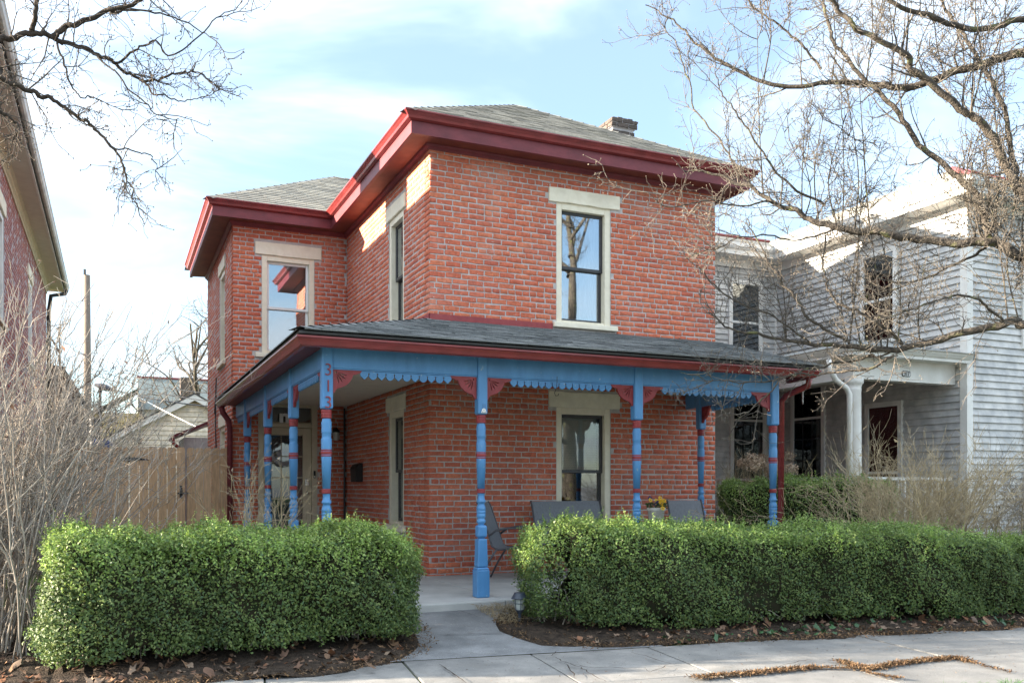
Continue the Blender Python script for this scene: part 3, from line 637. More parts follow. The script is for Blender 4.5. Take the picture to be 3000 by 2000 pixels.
# ------------------------------------------------------------------ cut shapes and lettering
def curve_mesh(name, loops, th, mt):
    """flat shape with holes -> extruded mesh in local XY"""
    cu = bpy.data.curves.new(name, 'CURVE'); cu.dimensions = '2D'; cu.fill_mode = 'BOTH'; cu.extrude = th/2; cu.resolution_u = 2
    for lp in loops:
        sp = cu.splines.new('POLY'); sp.points.add(len(lp)-1); sp.use_cyclic_u = True
        for p, (x, y) in zip(sp.points, lp): p.co = (x, y, 0, 1)
    return curve_to_mesh(cu, name, mt)
def curve_to_mesh(cu, name, mt):
    o = bpy.data.objects.new('tmp', cu); COL.objects.link(o); dg = bpy.context.evaluated_depsgraph_get()
    me = bpy.data.meshes.new_from_object(o.evaluated_get(dg)); me.name = name; bpy.data.objects.remove(o); bpy.data.curves.remove(cu)
    me.materials.clear(); me.materials.append(mt); return me
def text_mesh(s, size, th, mt, sx=1, off=0):
    cu = bpy.data.curves.new('t', 'FONT'); cu.body = s; cu.size = size; cu.extrude = th/2; cu.align_x = 'CENTER'; cu.align_y = 'CENTER'; cu.offset = off
    me = curve_to_mesh(cu, 'numeral', mt)
    for v in me.vertices: v.co.x *= sx
    return me

# ------------------------------------------------------------------ the porch
PX0, PY0 = 1.851, 8.53
BB, BT = R(1.139), R(1.36)                                  # beam bottom and top
porch = thing('porch', 'blue wraparound porch with turned posts, red brackets and scalloped trim', 'porch', (4.6, 9.5, FLOOR))
def make_post():
    m = MB(); s = .070
    m.box(-s, s, -s, s, 0, .285)
    for (z0, z1, a, b) in ((.285, .31, .070, .056), (.31, .60, .057, .050)):
        m.add([(-a,-a,z0),(a,-a,z0),(a,a,z0),(-a,a,z0),(-b,-b,z1),(b,-b,z1),(b,b,z1),(-b,b,z1)], [(0,3,2,1),(4,5,6,7),(0,1,5,4),(1,2,6,5),(2,3,7,6),(3,0,4,7)])
    base = m.build('post', M['blue'], porch, bevel=.012, local=True)
    t = MB(); t.box(-.052, .052, -.052, .052, .612, .74); b2 = t.build('block', M['blue'], base, bevel=.022)
    t = MB(); t.lathe([(.036,.59),(.036,.62),(.03,.735),(.033,.752),(.044,.765),(.048,.78),(.044,.795),(.034,.804),(.040,.815),(.046,.825),(.046,.853),(.043,.856),(.046,.859),(.047,.885),(.044,.888),(.047,.891),(.047,.918),(.040,.94),(.034,.965),(.044,.972),(.048,.982),(.044,.994),(.036,1.01),(.036,1.112),
        (.038,1.112),(.049,1.42),(.049,1.49),(.050,1.50),(.0505,1.58),(.047,1.592),(.043,1.598),(.045,1.61),(.044,1.64),(.047,1.645),(.049,1.655),(.046,1.666),(.049,1.676),(.046,1.686),(.049,1.72),(.049,1.74),(.040,1.778),(.040,1.88)], n=18)
    t.build('turned_shaft', M['blue'], base, smooth=True)
    for prof in ([(.037,1.066),(.045,1.07),(.046,1.078),(.042,1.082),(.046,1.086),(.046,1.093),(.042,1.097),(.045,1.101),(.044,1.108),(.037,1.112)],
                 [(.046,1.418),(.052,1.423),(.052,1.431),(.047,1.436),(.054,1.446),(.055,1.458),(.053,1.468),(.047,1.474),(.052,1.478),(.052,1.486),(.046,1.49)],
                 [(.039,1.782),(.050,1.787),(.051,1.80),(.046,1.807),(.051,1.813),(.051,1.828),(.046,1.834),(.051,1.84),(.051,1.862),(.039,1.87)]):
        t = MB(); t.lathe(prof, n=18); t.build('ring', M['red'], base, smooth=True)
    t = MB(); t.box(-.055, .055, -.055, .055, 1.872, 2.50); t.build('upper_block', M['blue'], base, bevel=.018)
    return base
post0 = make_post()
def copy_part(o, parent):
    c = o.copy(); COL.objects.link(c); c.parent = parent
    for ch in list(o.children): copy_part(ch, c)
    return c
POSTS = [(PX0, PY0, 0), (3.443, PY0, 0), (5.309, PY0, 0), (7.214, PY0, -.005), (PX0, 10.25, .03), (PX0, 12.1, .045), (PX0, 14.1, .03), (7.56, 10.45, .07)]
for i, (x, y, dz) in enumerate(POSTS):
    o = post0 if i == 0 else copy_part(post0, porch)
    o.location = Vector((x, y, FLOOR+dz)) - Vector(porch.location)
def build_porch():
    # slab, in bays
    for (x0, x1, y0, y1) in ((1.55, 3.58, 8.22, FY-.02), (3.592, 5.6, 8.22, FY-.02), (5.612, 7.85, 8.22, FY-.02), (1.55, 3.64, FY-.008, WY-.03)):
        m = MB(); m.box(x0, x1, y0, y1, .0, FLOOR); m.build('slab', M['porch_slab'], porch, bevel=.015)
    # beams
    def beam(p, q, name='beam'):
        m = MB(); m.bar((p[0], p[1], (BB+BT)/2+.06), (q[0], q[1], (BB+BT)/2+.06), .07, BT-BB+.12); m.build(name, M['blue'], porch, bevel=.004)
        m = MB(); m.bar((p[0], p[1], BB-.006), (q[0], q[1], BB-.006), .05, .010); m.build('beam_lip', M['blue'], porch)
    fr = [POSTS[0], POSTS[1], POSTS[2], POSTS[3]]; lf = [POSTS[0], POSTS[4], POSTS[5], POSTS[6], (PX0, WY-.02, 0)]; rt = [POSTS[3], POSTS[7]]
    # scalloped boards and fan brackets
    def fan():
        W_, H_ = .285, .225; o = [(0,0),(W_,0),(W_-.012,-.022),(W_-.05,-.034),(W_-.072,-.042)]
        r = .172
        for i in range(0, 11):
            a = math.radians(-12-68*i/10); o.append((.032+r*math.cos(a), -.005+r*math.sin(a)))
        o += [(.040,-H_+.042),(.026,-H_+.02),(.016,-H_),(0,-H_)]
        loops = [o]; c = (.034, -.026)
        for a in (-14, -33, -56, -76):
            ca, sa = math.cos(math.radians(a)), math.sin(math.radians(a)); f = lambda d, w: (c[0]+ca*d-sa*w, c[1]+sa*d+ca*w)
            loops.append([f(.022, .002), f(.075, .006), f(.108, .002), f(.108, -.002), f(.075, -.006), f(.022, -.002)])
        loops.append([(c[0]+.009*math.cos(t*math.pi/4), c[1]+.009*math.sin(t*math.pi/4)) for t in range(8)])
        return curve_mesh('bracket', loops, .03, M['red'])
    fan_me = fan()
    def bracket(p, d):
        """p: (x,y) at the post face, d: plan direction away from the post"""
        o = bpy.data.objects.new('bracket', fan_me); COL.objects.link(o); o.parent = porch
        d = Vector((d[0], d[1], 0)).normalized(); n = d.cross(Vector((0,0,1)))
        pos = Vector((p[0], p[1], BB-.012)) - Vector(porch.location)
        o.matrix_local = Matrix(((d.x, 0, n.x, pos.x), (d.y, 0, n.y, pos.y), (d.z, 1, n.z, pos.z), (0,0,0,1)))
    def scallop(p, q, pitch=.081):
        p, q = Vector((p[0], p[1], 0)), Vector((q[0], q[1], 0)); L = (q-p).length; n = max(3, int(L/pitch)); pt = L/n; o = [(0, 0)]
        pts = []
        for i in range(n):
            x0 = i*pt; e = .005
            if i: pts += [(x0+e, -.016), (x0+.009, -.024), (x0+e*.8, -.033)]
            else: pts += [(x0, -.02)]
            if i % 2 == 0: pts += [(x0+.006, -.046), (x0+pt*.5, -.080), (x0+pt-.006, -.046)]
            else: pts += [(x0+.004, -.05), (x0+pt*.18, -.066), (x0+pt*.35, -.076), (x0+pt*.5, -.079), (x0+pt*.65, -.076), (x0+pt*.82, -.066), (x0+pt-.004, -.05)]
            if i < n-1: pts += [(x0+pt-e*.8, -.033), (x0+pt-.009, -.024), (x0+pt-e, -.016)]
            else: pts += [(x0+pt, -.02)]
        me = curve_mesh('scalloped_board', [[(0,0)] + pts + [(L,0)]], .022, M['blue'])
        ob = bpy.data.objects.new('scalloped_board', me); COL.objects.link(ob); ob.parent = porch
        d = (q-p).normalized(); nn = d.cross(Vector((0,0,1))); pos = p + Vector((0,0,BB-.013)) - Vector(porch.location)
        ob.matrix_local = Matrix(((d.x, 0, nn.x, pos.x), (d.y, 0, nn.y, pos.y), (d.z, 1, nn.z, pos.z), (0,0,0,1)))
    for row in (fr, lf, rt):
        for a, b in zip(row, row[1:]):
            p, q = Vector(a[:2]), Vector(b[:2]); d = (q-p).normalized(); h = .055
            beam(p+d*h, q-d*h); bracket(p+d*(h+.001), d)
            endw = (b[1] == WY-.02)
            if not endw: bracket(q-d*(h+.001), -d)
            scallop(p+d*(h+.27), q-d*(h+(.27 if not endw else .02)))
    beam((7.56, 10.51), (7.6, FY-.02))
    # ceiling
    m = MB(); m.box(PX0+.035, 7.7, PY0+.035, FY-.02, BT+.03, BT+.05); m.box(PX0+.035, SX-.02, FY-.02, WY-.02, BT+.03, BT+.05); m.build('porch_ceiling', M['ceiling'], porch)
    # roof
    e0 = (1.53, 8.17); ze = R(1.425); zt = R(2.13); wallr = RX-.02
    r = MB(); r.add([(1.53,8.17,ze),(7.60,8.17,ze),(wallr,FY-.002,zt),(SX-.002,FY-.002,zt),(1.53,WY-.03,ze),(SX-.002,WY-.03,zt)], [(0,1,2,3),(0,3,5,4)])
    r.add([(1.53,8.17,ze-.05),(7.60,8.17,ze-.05),(wallr,FY-.002,ze-.05),(1.53,WY-.03,ze-.05)], [])
    r.f += [(1, 7, 8, 2)]
    ro = r.build('porch_roof', M['felt'], porch)
    sl_ = (zt-ze)/(FY-8.17); ang = math.atan(sl_); ca, sa = math.cos(ang), math.sin(ang); ext = .152; k = (SX-1.53)/(FY-8.17); kr = (wallr-7.60)/(FY-8.17)
    shingle_slope(ro, (0, 8.14, ze-.006), (1,0,0), (0, ca, sa), 18, ext, M['porch_shingle'], lambda v: 1.51+v*ca*k, lambda v: 7.62+v*ca*kr, 41, 300, tab=.345)
    slx = (zt-ze)/(SX-1.53); an = math.atan(slx); ca2, sa2 = math.cos(an), math.sin(an)
    mm = MB()
    for i in range(14):
        v = i*.16; x, z = 1.50+v*ca2, ze-.006+v*sa2; y0 = 8.17+v*ca2/k
        mm.add([(x,y0,z+.012),(x,WY-.03,z+.012),(x+.17*ca2,WY-.03,z+.17*sa2+.004),(x+.17*ca2,y0+.17*ca2/k,z+.17*sa2+.004),(x,y0,z),(x,WY-.03,z)], [(0,1,2,3),(4,5,1,0)])
    mm.build('side_shingles', M['porch_shingle'], ro, kind='stuff')
    n = 17; cp = MB(); p, q = Vector((1.53,8.17,ze)), Vector((SX,FY,zt))
    for i in range(n):
        a = p.lerp(q, i/n)+Vector((0,0,.034)); b2 = p.lerp(q, (i+1.15)/n)+Vector((0,0,.02)); d = b2-a; sd = Vector((d.y,-d.x,0)).normalized()*.12; dn = Vector((0,0,-.035))
        cp.add([a, a+sd+dn, a-sd+dn, b2, b2+sd+dn, b2-sd+dn], [(0,1,4,3),(0,3,5,2)])
    cp.build('hip_cap', M['porch_shingle'], ro, kind='stuff')
    path = [(1.60, WY-.03), (1.60, 8.24), (7.52, 8.24), (7.62, 8.75)]
    s_ = MB(); s_.sweep([(0, R(1.38)), (.075, R(1.395)), (.075, R(1.418)), (0, R(1.418))], path); s_.build('drip_edge', M['felt'], porch)
    s_ = MB(); s_.sweep([(-.02, R(1.29)), (.0, R(1.29)), (.0, R(1.40)), (-.02, R(1.40))], path); s_.build('fascia', M['maroon'], porch)
    s_ = MB(); s_.sweep([(-.24, R(1.335)), (-.021, R(1.335)), (-.021, R(1.347)), (-.24, R(1.347))], path[:3]); s_.build('soffit', M['maroon'], porch)
    s_ = MB(); s_.sweep([(.001, R(1.287)), (.03, R(1.287)), (.055, R(1.297)), (.07, R(1.325)), (.086, R(1.35)), (.10, R(1.36)), (.10, R(1.376)), (.09, R(1.376)), (.088, R(1.362)), (.001, R(1.358))], path)
    s_.build('gutter', M['gutter'], porch)
    # wall flashing above the porch roof
    m = MB(); m.box(SX-.012, 5.42, FY-.016, FY-.004, zt-.01, zt+.085); m.build('flashing', M['flashing'], porch)
    m = MB(); m.box(SX-.016, SX-.004, FY-.016, WY-.02, zt-.01, zt+.085); m.build('flashing', M['flashing'], porch)
    # downspouts
    m = MB(); pp = [(7.60, 8.34, R(1.30)), (7.60, 8.36, R(1.22)), (7.56, 8.70, R(1.13)), (7.54, 8.76, R(1.06)), (7.54, 8.78, .16)]; m.tube(pp, .04, 8); m.build('downspout', M['gutter'], porch, smooth=True)
    m = MB(); m.tube([(1.57, 15.05, R(1.30)), (1.60, 15.08, R(1.20)), (1.70, 15.17, R(1.08)), (1.72, 15.2, R(.95)), (1.72, 15.2, .16)], .045, 8); m.build('downspout', M['maroon'], porch, smooth=True)
    m = MB(); m.tube([(SX-.05, WY-.05, BT), (SX-.05, WY-.05, .25)], .018, 6); m.build('conduit', M['iron'], porch)
    # house number on the corner post
    for s, z in (('3', 1.112), ('1', .957), ('3', .802)):
        o = mkobj('numeral', text_mesh(s, .165, .012, M['red'], .95, -.002), None, porch); o.location = Vector((PX0+.004, PY0-.062, R(z))) - Vector(porch.location); o.rotation_euler = (math.pi/2, 0, 0)
    # small flask-shaped badge on the second post
    bx, by, bz = 3.443, PY0-.0555, R(.80)
    def plate(name, pts, mt, dy, parent=porch):
        m = MB(); m.poly([(bx+x, by-dy, bz+z) for x, z in pts], (0, -.004, 0)); return m.build(name, mt, parent)
    bd = plate('badge', [(-.022,-.035),(.036,-.038),(.03,-.005),(.028,.046),(.034,.052),(-.004,.054),(-.006,.046),(-.006,.0)], M['blue_plaque'], 0)
    plate('badge_label', [(-.026,-.04),(.036,-.04),(.024,-.002),(.006,.008),(-.012,.0)], M['white_sash'], .005, bd)
    for (x, z) in ((-.012,-.03),(.006,-.03),(.024,-.03),(.004,-.01)): plate('mark', [(x-.003,z-.003),(x+.003,z-.003),(x+.003,z+.003),(x-.003,z+.003)], M['iron'], .0102, bd)
build_porch()

# ------------------------------------------------------------------ things on and by the porch
def rot(o, rz): o.rotation_euler = (0, 0, rz); return o
def sling_chair(name, label, loc, rz, width, group=None):
    """faces local -Y"""
    t = thing(name, label, 'bench' if width > .8 else 'chair', loc, rz, group); w = width/2
    def curve(pts): return [Vector(p) for p in pts]
    for s in (-1, 1):
        x = s*w
        m = MB(); m.tube(curve([(x,-.27,0),(x,-.29,.25),(x,-.31,.52),(x,-.28,.61),(x,-.20,.645),(x,-.02,.64),(x,.12,.61),(x,.20,.55)]), .014, 8); m.build('arm_frame', M['tubing'], t, smooth=True, local=True)
        m = MB(); m.tube(curve([(x,.33,0),(x,.22,.22),(x,.10,.40)]), .013, 8); m.build('rear_leg', M['tubing'], t, smooth=True, local=True)
        m = MB(); m.tube(curve([(x*.96,-.30,.43),(x*.96,-.1,.40),(x*.96,.10,.38),(x*.96,.17,.42),(x*.96,.24,.65),(x*.96,.33,.90),(x*.96,.36,.95)]), .013, 8); m.build('side_rail', M['tubing'], t, smooth=True, local=True)
    m = MB(); prof = [(-.29,.434),(-.2,.412),(-.1,.395),(.02,.385),(.10,.388),(.155,.42),(.19,.50),(.24,.65),(.29,.79),(.33,.90),(.355,.945)]
    for y, z in prof: m.v += [(-w*.95,y,z),(w*.95,y,z),(-w*.95,y+.006,z-.006),(w*.95,y+.006,z-.006)]
    for i in range(len(prof)-1):
        a = i*4; m.f += [(a,a+1,a+5,a+4),(a+2,a+6,a+7,a+3),(a,a+4,a+6,a+2),(a+1,a+3,a+7,a+5)]
    m.build('sling', M['sling'], t, smooth=False, local=True)
    m = MB(); m.tube([(-w,-.28,.40),(w,-.28,.40)], .012, 8); m.build('cross_bar', M['tubing'], t, local=True)
    return t
sling_chair('patio_chair', 'grey sling chair nearest the corner of the house, turned sideways', (4.42, 9.98, FLOOR), math.radians(52), .52)
sling_chair('patio_bench', 'wide grey sling bench under the front window', (5.47, 10.2, FLOOR), 0, 1.06)
sling_chair('patio_chair', 'grey sling chair at the right end of the porch', (7.22, 10.05, FLOOR), math.radians(-4), .56)
def build_small():
    t = thing('side_table', 'small grey metal side table holding the flower pot', 'table', (6.26, 9.6, FLOOR))
    m = MB(); m.lathe([(.22,.60),(.225,.605),(.225,.62),(.22,.625)], n=20); m.build('table_top', M['tubing'], t, local=True)
    for k in range(3):
        a = k*2.1; m = MB(); m.tube([(.2*math.cos(a),.2*math.sin(a),0),(.06*math.cos(a),.06*math.sin(a),.3),(.18*math.cos(a),.18*math.sin(a),.6)], .011, 6); m.build('leg', M['tubing'], t, local=True)
    t = thing('flower_pot', 'pale flower pot of yellow and purple pansies on the porch', 'flower pot', (6.26, 9.6, FLOOR+.626))
    m = MB(); m.lathe([(.075,0),(.085,.01),(.105,.20),(.118,.205),(.12,.225),(.118,.245),(.105,.245),(.10,.22),(.02,.22)], n=20); m.build('pot', M['pot'], t, smooth=True, local=True)
    q = random.Random(4); lf = MB()
    for i in range(240):
        a = q.uniform(0, 6.28); r = .125*math.sqrt(q.random()); z = .24+q.uniform(0, .06); d = Vector((math.cos(a), math.sin(a), q.uniform(-.2, .8))).normalized()*q.uniform(.02, .04); s_ = d.cross(Vector((q.random(), q.random(), 1))).normalized()*.011
        p = Vector((r*math.cos(a), r*math.sin(a), z)); lf.add([p, p+d*.5+s_, p+d, p+d*.5-s_], [(0,1,2,3)])
    lf.build('leaves', M['flower_leaf'], t, kind='stuff', local=True)
    for i in range(13):
        a = q.uniform(0, 6.28); r = q.uniform(.03, .15); c = Vector((r*math.cos(a), r*math.sin(a)*.8-.02, .30+q.uniform(-.02, .07)))
        if i == 0: c = Vector((.0, -.15, .24))
        f = MB(); yl = q.random() < .6 or i == 0; n = Vector((q.uniform(-.5, .5)-.3, -1, q.uniform(.1, .8))).normalized(); u = n.cross(Vector((0,0,1))).normalized(); v = u.cross(n)
        for k in range(5):
            b = 2*math.pi*k/5+.3; d = u*math.cos(b)+v*math.sin(b); e = u*math.cos(b+1.57)+v*math.sin(b+1.57)
            f.add([c, c+d*.017+e*.015, c+d*.03+e*.007, c+d*.03-e*.007, c+d*.017-e*.015], [(0,1,2,3,4)])
        fo = f.build('pansy', M['yellow'] if yl else M['violet'], t, local=True)
        g = MB(); g.add([c+n*.003+(u*math.cos(b)+v*math.sin(b))*.008 for b in (0,1.26,2.5,3.77,5.03)], [(0,1,2,3,4)]); g.build('eye', M['violet'] if yl else M['yellow'], fo)
    # path lamp
    t = PL = thing('path_light', 'small dark solar path light at the edge of the front walk', 'path light', (3.41, 7.50, zg(3.41, 7.5)+.012))
    m = MB(); m.lathe([(.009,0),(.012,.06),(.012,.085),(.02,.10),(.034,.118),(.036,.124)], n=12); m.build('stake', M['lamp_blue'], t, smooth=True, local=True)
    m = MB(); m.lathe([(.034,.124),(.040,.14),(.043,.17),(.045,.215)], n=12, cap=False); m.build('lens', M['lamp_glass'], t, smooth=True, local=True)
    for k in range(6):
        a = k*math.pi/3+.3; m = MB(); m.tube([(.037*math.cos(a),.037*math.sin(a),.122),(.042*math.cos(a),.042*math.sin(a),.145),(.0465*math.cos(a),.0465*math.sin(a),.215)], .0028, 5); m.build('cage_bar', M['lamp_blue'], t, local=True)
    m = MB(); m.lathe([(.046,.172),(.048,.175),(.046,.178)], n=16, cap=False); m.build('cage_ring', M['lamp_blue'], t, local=True)
    m = MB(); m.lathe([(.066,.212),(.068,.216),(.064,.222),(.046,.255),(.042,.262),(.02,.265)], n=20); m.build('cap', M['lamp_blue'], t, local=True)
    PL.scale = (1.18, 1.18, 1.12)
    # mailbox
    t = thing('mailbox', 'black wall mailbox beside the side window under the porch', 'mailbox', (SX, 14.35, R(.1)))
    m = MB(); m.poly([(SX-.002,14.18,R(.09)),(SX-.115,14.18,R(.09)),(SX-.125,14.18,R(.30)),(SX-.09,14.18,R(.36)),(SX-.002,14.18,R(.39))], (0,.36,0)); m.build('box', M['iron'], t, bevel=.008)
    m = MB(); m.add([(SX-.13,14.17,R(.295)),(SX-.13,14.55,R(.295)),(SX-.09,14.55,R(.368)),(SX-.09,14.17,R(.368)),(SX-.0,14.55,R(.398)),(SX-.0,14.17,R(.398))], [(0,1,2,3),(3,2,4,5)]); m.build('lid', M['iron'], t)
    # wall lantern
    t = thing('wall_lantern', 'black wall lantern to the right of the front door', 'lantern', (3.47, WY, R(.85)))
    m = MB(); m.box(3.43, 3.51, WY-.02, WY+.0, R(.84), R(1.02)); m.build('back_plate', M['iron'], t)
    m = MB(); m.lathe([(.03,0),(.052,.02),(.058,.14)], (3.47, WY-.09, R(.80)), 8); m.build('lamp_glass', M['lamp_glass'], t)
    m = MB(); m.lathe([(.068,.14),(.066,.155),(.03,.20),(.01,.225)], (3.47, WY-.09, R(.80)), 8); m.bar((3.47, WY-.09, R(1.0)), (3.47, WY-.01, R(1.0)), .015, .015); m.build('cap', M['iron'], t)
    # wreath on the door
    t = thing('wreath', 'grey twig wreath hanging on the glazed front door', 'wreath', (2.62, WY-.02, R(.58)))
    q = random.Random(9)
    for j in range(5):
        m = MB(); rr = .205+.012*j*(-1)**j; cx = 2.60+q.uniform(-.012, .012); cz = R(.60)+q.uniform(-.012, .012)
        m.tube([(cx+rr*math.cos(a*2*math.pi/28), WY-.01+.008*math.sin(a*1.3+j), cz+rr*1.02*math.sin(a*2*math.pi/28)) for a in range(29)], .007, 5); m.build('twig_ring', M['wreath'], t)
    for k in range(16):
        a = math.radians(195+k*9.5) if k < 12 else math.radians(20+k*13); r0 = .20 if k < 12 else .09; c = Vector((2.60+r0*math.cos(a), WY-.035, R(.60)+r0*math.sin(a))); d = Vector((math.cos(a+.5), 0, math.sin(a+.5)))
        m = MB(); s_ = Vector((-d.z, 0, d.x))*.017; m.add([c-d*.045, c-d*.02+s_+Vector((0,-.025,0)), c+d*.03+s_*1.1+Vector((0,-.01,0)), c+d*.055, c+d*.03-s_*1.1+Vector((0,-.01,0)), c-d*.02-s_+Vector((0,-.025,0))], [(0,1,2,3,4,5)]); m.build('ribbon_loop', M['wreath_ribbon'], t)
    # white n-shaped solid modelled in place of a bright reflection in the transom
    o = mkobj('transom_reflection', text_mesh('n', .30, .012, M['white_sash'], 1.15, .012), None); o.location = (2.615, WY+.03, R(1.185)); o.rotation_euler = (math.pi/2, 0, 0); tag(o, 'white n-shaped solid standing in for a bright reflection in the transom above the front door', 'reflection')
    # hook under the scalloped trim
    m = MB(); c = P(1632, 1130, 9.45); m.tube([c+Vector((.0,0,.10)), c+Vector((.0,0,.03)), c+Vector((-.012,0,-.03)), c+Vector((-.03,0,-.075)), c+Vector((-.018,0,-.105)), c+Vector((.012,0,-.10)), c+Vector((.02,0,-.08))], .0035, 5)
    tag(m.build('plant_hook', M['iron']), 'thin wire plant hook hanging from the porch trim', 'hook')
build_small()
# ------------------------------------------------------------------ neighbouring house on the left (brick)
def build_left_house():
    X, Y0, Y1, XL, zt = -1.51, 10.75, 24.4, -6.5, R(5.260)
    h = thing('brick_house', 'tall brick house at the left edge with deep tan eaves', 'house', (-4, 16, 0))
    pl = Plane('x+', X); holes = [(19.4, 20.35, R(2.4), R(4.05)), (14.4, 15.35, R(2.4), R(4.05))]; lint = [(19.3, 20.45, R(4.05), R(4.27)), (14.3, 15.45, R(4.05), R(4.27))]
    wl = wall_panels(pl, Y0+.01, Y1, 0, zt, holes, 'wall', M['old_mortar'], h, w1=-.0008)
    m = MB(); m.box(XL, X-.2, Y0, Y0+.2, 0, zt); m.box(XL, XL+.2, Y0+.2, Y1, 0, zt); m.box(XL+.2, X-.2, Y1-.2, Y1, 0, zt); m.build('wall', M['old_brick'], h)
    br = lay_bricks(pl, Y0, Y1, .1, zt-.1, holes+lint, 51)
    vis = sorted([b for b in br if b[1] > 14.2 and b[3] > R(.8)], key=lambda b: b[1]**2+(b[3]-CZ)**2 - 200*(b[2]-b[1])); ind = vis[:300]; ids = {id(b) for b in ind}
    brick_objs(ind, M['old_brick'], wl); brick_mass([b for b in br if id(b) not in ids], M['old_brick'], h)
    for (a, b, c, d), l in zip(holes, lint):
        window(h, pl, a, b, c, d, l, (a-.05, b+.05, c-.07, c), M['white_sash'], M['glass_screen'], M['glass_screen'], None, M['white_paint'])
    path = [(XL, Y1), (XL, Y0), (X, Y0), (X, Y1), (XL+.3, Y1)][::-1]; path = [(XL, Y0), (X, Y0), (X, Y1), (XL, Y1)]
    s_ = MB(); s_.sweep([(-.05, R(4.840)), (.36, R(4.840)), (.36, R(4.865)), (-.05, R(4.865))], path); s_.build('soffit', M['ceiling'], h)
    s_ = MB(); s_.sweep([(.002, R(4.690)), (.018, R(4.690)), (.022, R(4.740)), (.05, R(4.770)), (.06, R(4.800)), (.10, R(4.839)), (.002, R(4.839))], path); s_.build('crown_mould', M['taupe'], h)
    s_ = MB(); s_.sweep([(.345, R(4.825)), (.375, R(4.825)), (.375, R(4.865)), (.345, R(4.865))], path); s_.build('soffit_trim', M['white_paint'], h)
    s_ = MB(); s_.sweep([(.376, R(4.850)), (.40, R(4.850)), (.40, R(4.950)), (.376, R(4.950))], path); s_.build('fascia', M['iron'], h)  # near-black band for the dark gap between soffit trim and gutter
    s_ = MB(); s_.sweep([(.401, R(4.865)), (.44, R(4.865)), (.465, R(4.890)), (.475, R(4.940)), (.49, R(4.960)), (.46, R(4.965)), (.401, R(4.950))], path); s_.build('gutter', M['siding'], h)
    r = MB(); xo0, xo1, yo0, yo1 = XL-.4, X+.42, Y0-.4, Y1+.42; xm = (xo0+xo1)/2
    r.add([(xo0,yo0,R(4.945)),(xo1,yo0,R(4.945)),(xo1,yo1,R(4.945)),(xo0,yo1,R(4.945)),(xm,yo0+2.5,R(5.190)),(xm,yo1-2.5,R(5.190))], [(0,1,4),(1,2,5,4),(2,3,5),(3,0,4,5)]); r.build('roof', M['felt'], h)
    c = MB(); c.box(-3.45, -2.6, 14.15, 14.95, R(4.890), R(7.0)); c.build('chimney', M['old_brick'], h)
    m = MB(); m.tube([(-1.08, Y1+.2, R(4.850)), (-1.11, Y1+.2, R(4.760)), (-1.41, Y1+.02, R(4.650)), (-1.455, Y1-.02, R(4.25)), (-1.455, Y1-.02, .15)], .05, 8); m.build('downspout', M['iron'], h, smooth=True)
build_left_house()

# ------------------------------------------------------------------ neighbouring house on the right (siding)
def siding(pl, u0, u1, z0, z1, parent, mt, pitch=.108, trim=None):
    me = MB(); L = u1-u0; a = Vector(pl.p(0,0,0)); f = lambda u, w, z: Vector(pl.p(u, w, z)) - a
    me.add([f(0,.034,0), f(L,.034,0), f(L,.004,pitch+.004), f(0,.004,pitch+.004), f(0,0,0), f(L,0,0)], [(0,1,2,3),(4,5,1,0)]); msh = me.mesh('siding_board'); msh.materials.append(mt)
    for i in range(int((z1-z0)/pitch)):
        z = z0+i*pitch
        if trim:
            e0, e1 = trim(z+pitch*.5)
            if e1-e0 < .05: continue
            o = bpy.data.objects.new('siding_board', msh); COL.objects.link(o); o.parent = parent; o.location = pl.p(e0, 0, z)
            o.scale = ((e1-e0)/L, 1, 1) if pl.k == 'y-' else (1, (e1-e0)/L, 1)
        else:
            o = bpy.data.objects.new('siding_board', msh); COL.objects.link(o); o.parent = parent; o.location = pl.p(u0, 0, z)
def flat_window(parent, pl, u0, u1, z0, z1, name='window', mids=(), cols=0, fm=None, door=False):
    fm = fm or M['white_paint']; m = MB(); t = .085; b = lambda *a: pl.box(m, *a)
    b(u0, u0+t, 0, .06, z0, z1); b(u1-t, u1, 0, .06, z0, z1); b(u0+t, u1-t, 0, .061, z1-t, z1); b(u0+t, u1-t, 0, .066, z0, z0+.06)
    for z in mids: b(u0+t, u1-t, .0, .052, z-.022, z+.022)
    w = m.build(name, fm, parent, bevel=.004)
    rm = MB(); pl.box(rm, u0+t, u1-t, .0355, .037, z0+.06, z1-t); rm.build('backing', M['room'], w)
    zs = [z0+.06, *mids, z1-t]
    for a, c in zip(zs, zs[1:]):
        g = MB(); pl.box(g, u0+t, u1-t, .039, .042, a, c); g.build('pane', M['door_glass'], w)
    if cols:
        mm = MB()
        for i in range(1, cols): u = u0+t+(u1-u0-2*t)*i/cols; pl.box(mm, u-.01, u+.01, .043, .049, z0+.2, mids[0] if mids else z1-t)
        for i in range(1, 5): z = z0+.2+((mids[0] if mids else z1)-z0-.2)*i/5; pl.box(mm, u0+t, u1-t, .043, .048, z-.009, z+.009)
        mm.build('glazing_bars', M['iron'], w)
    return w
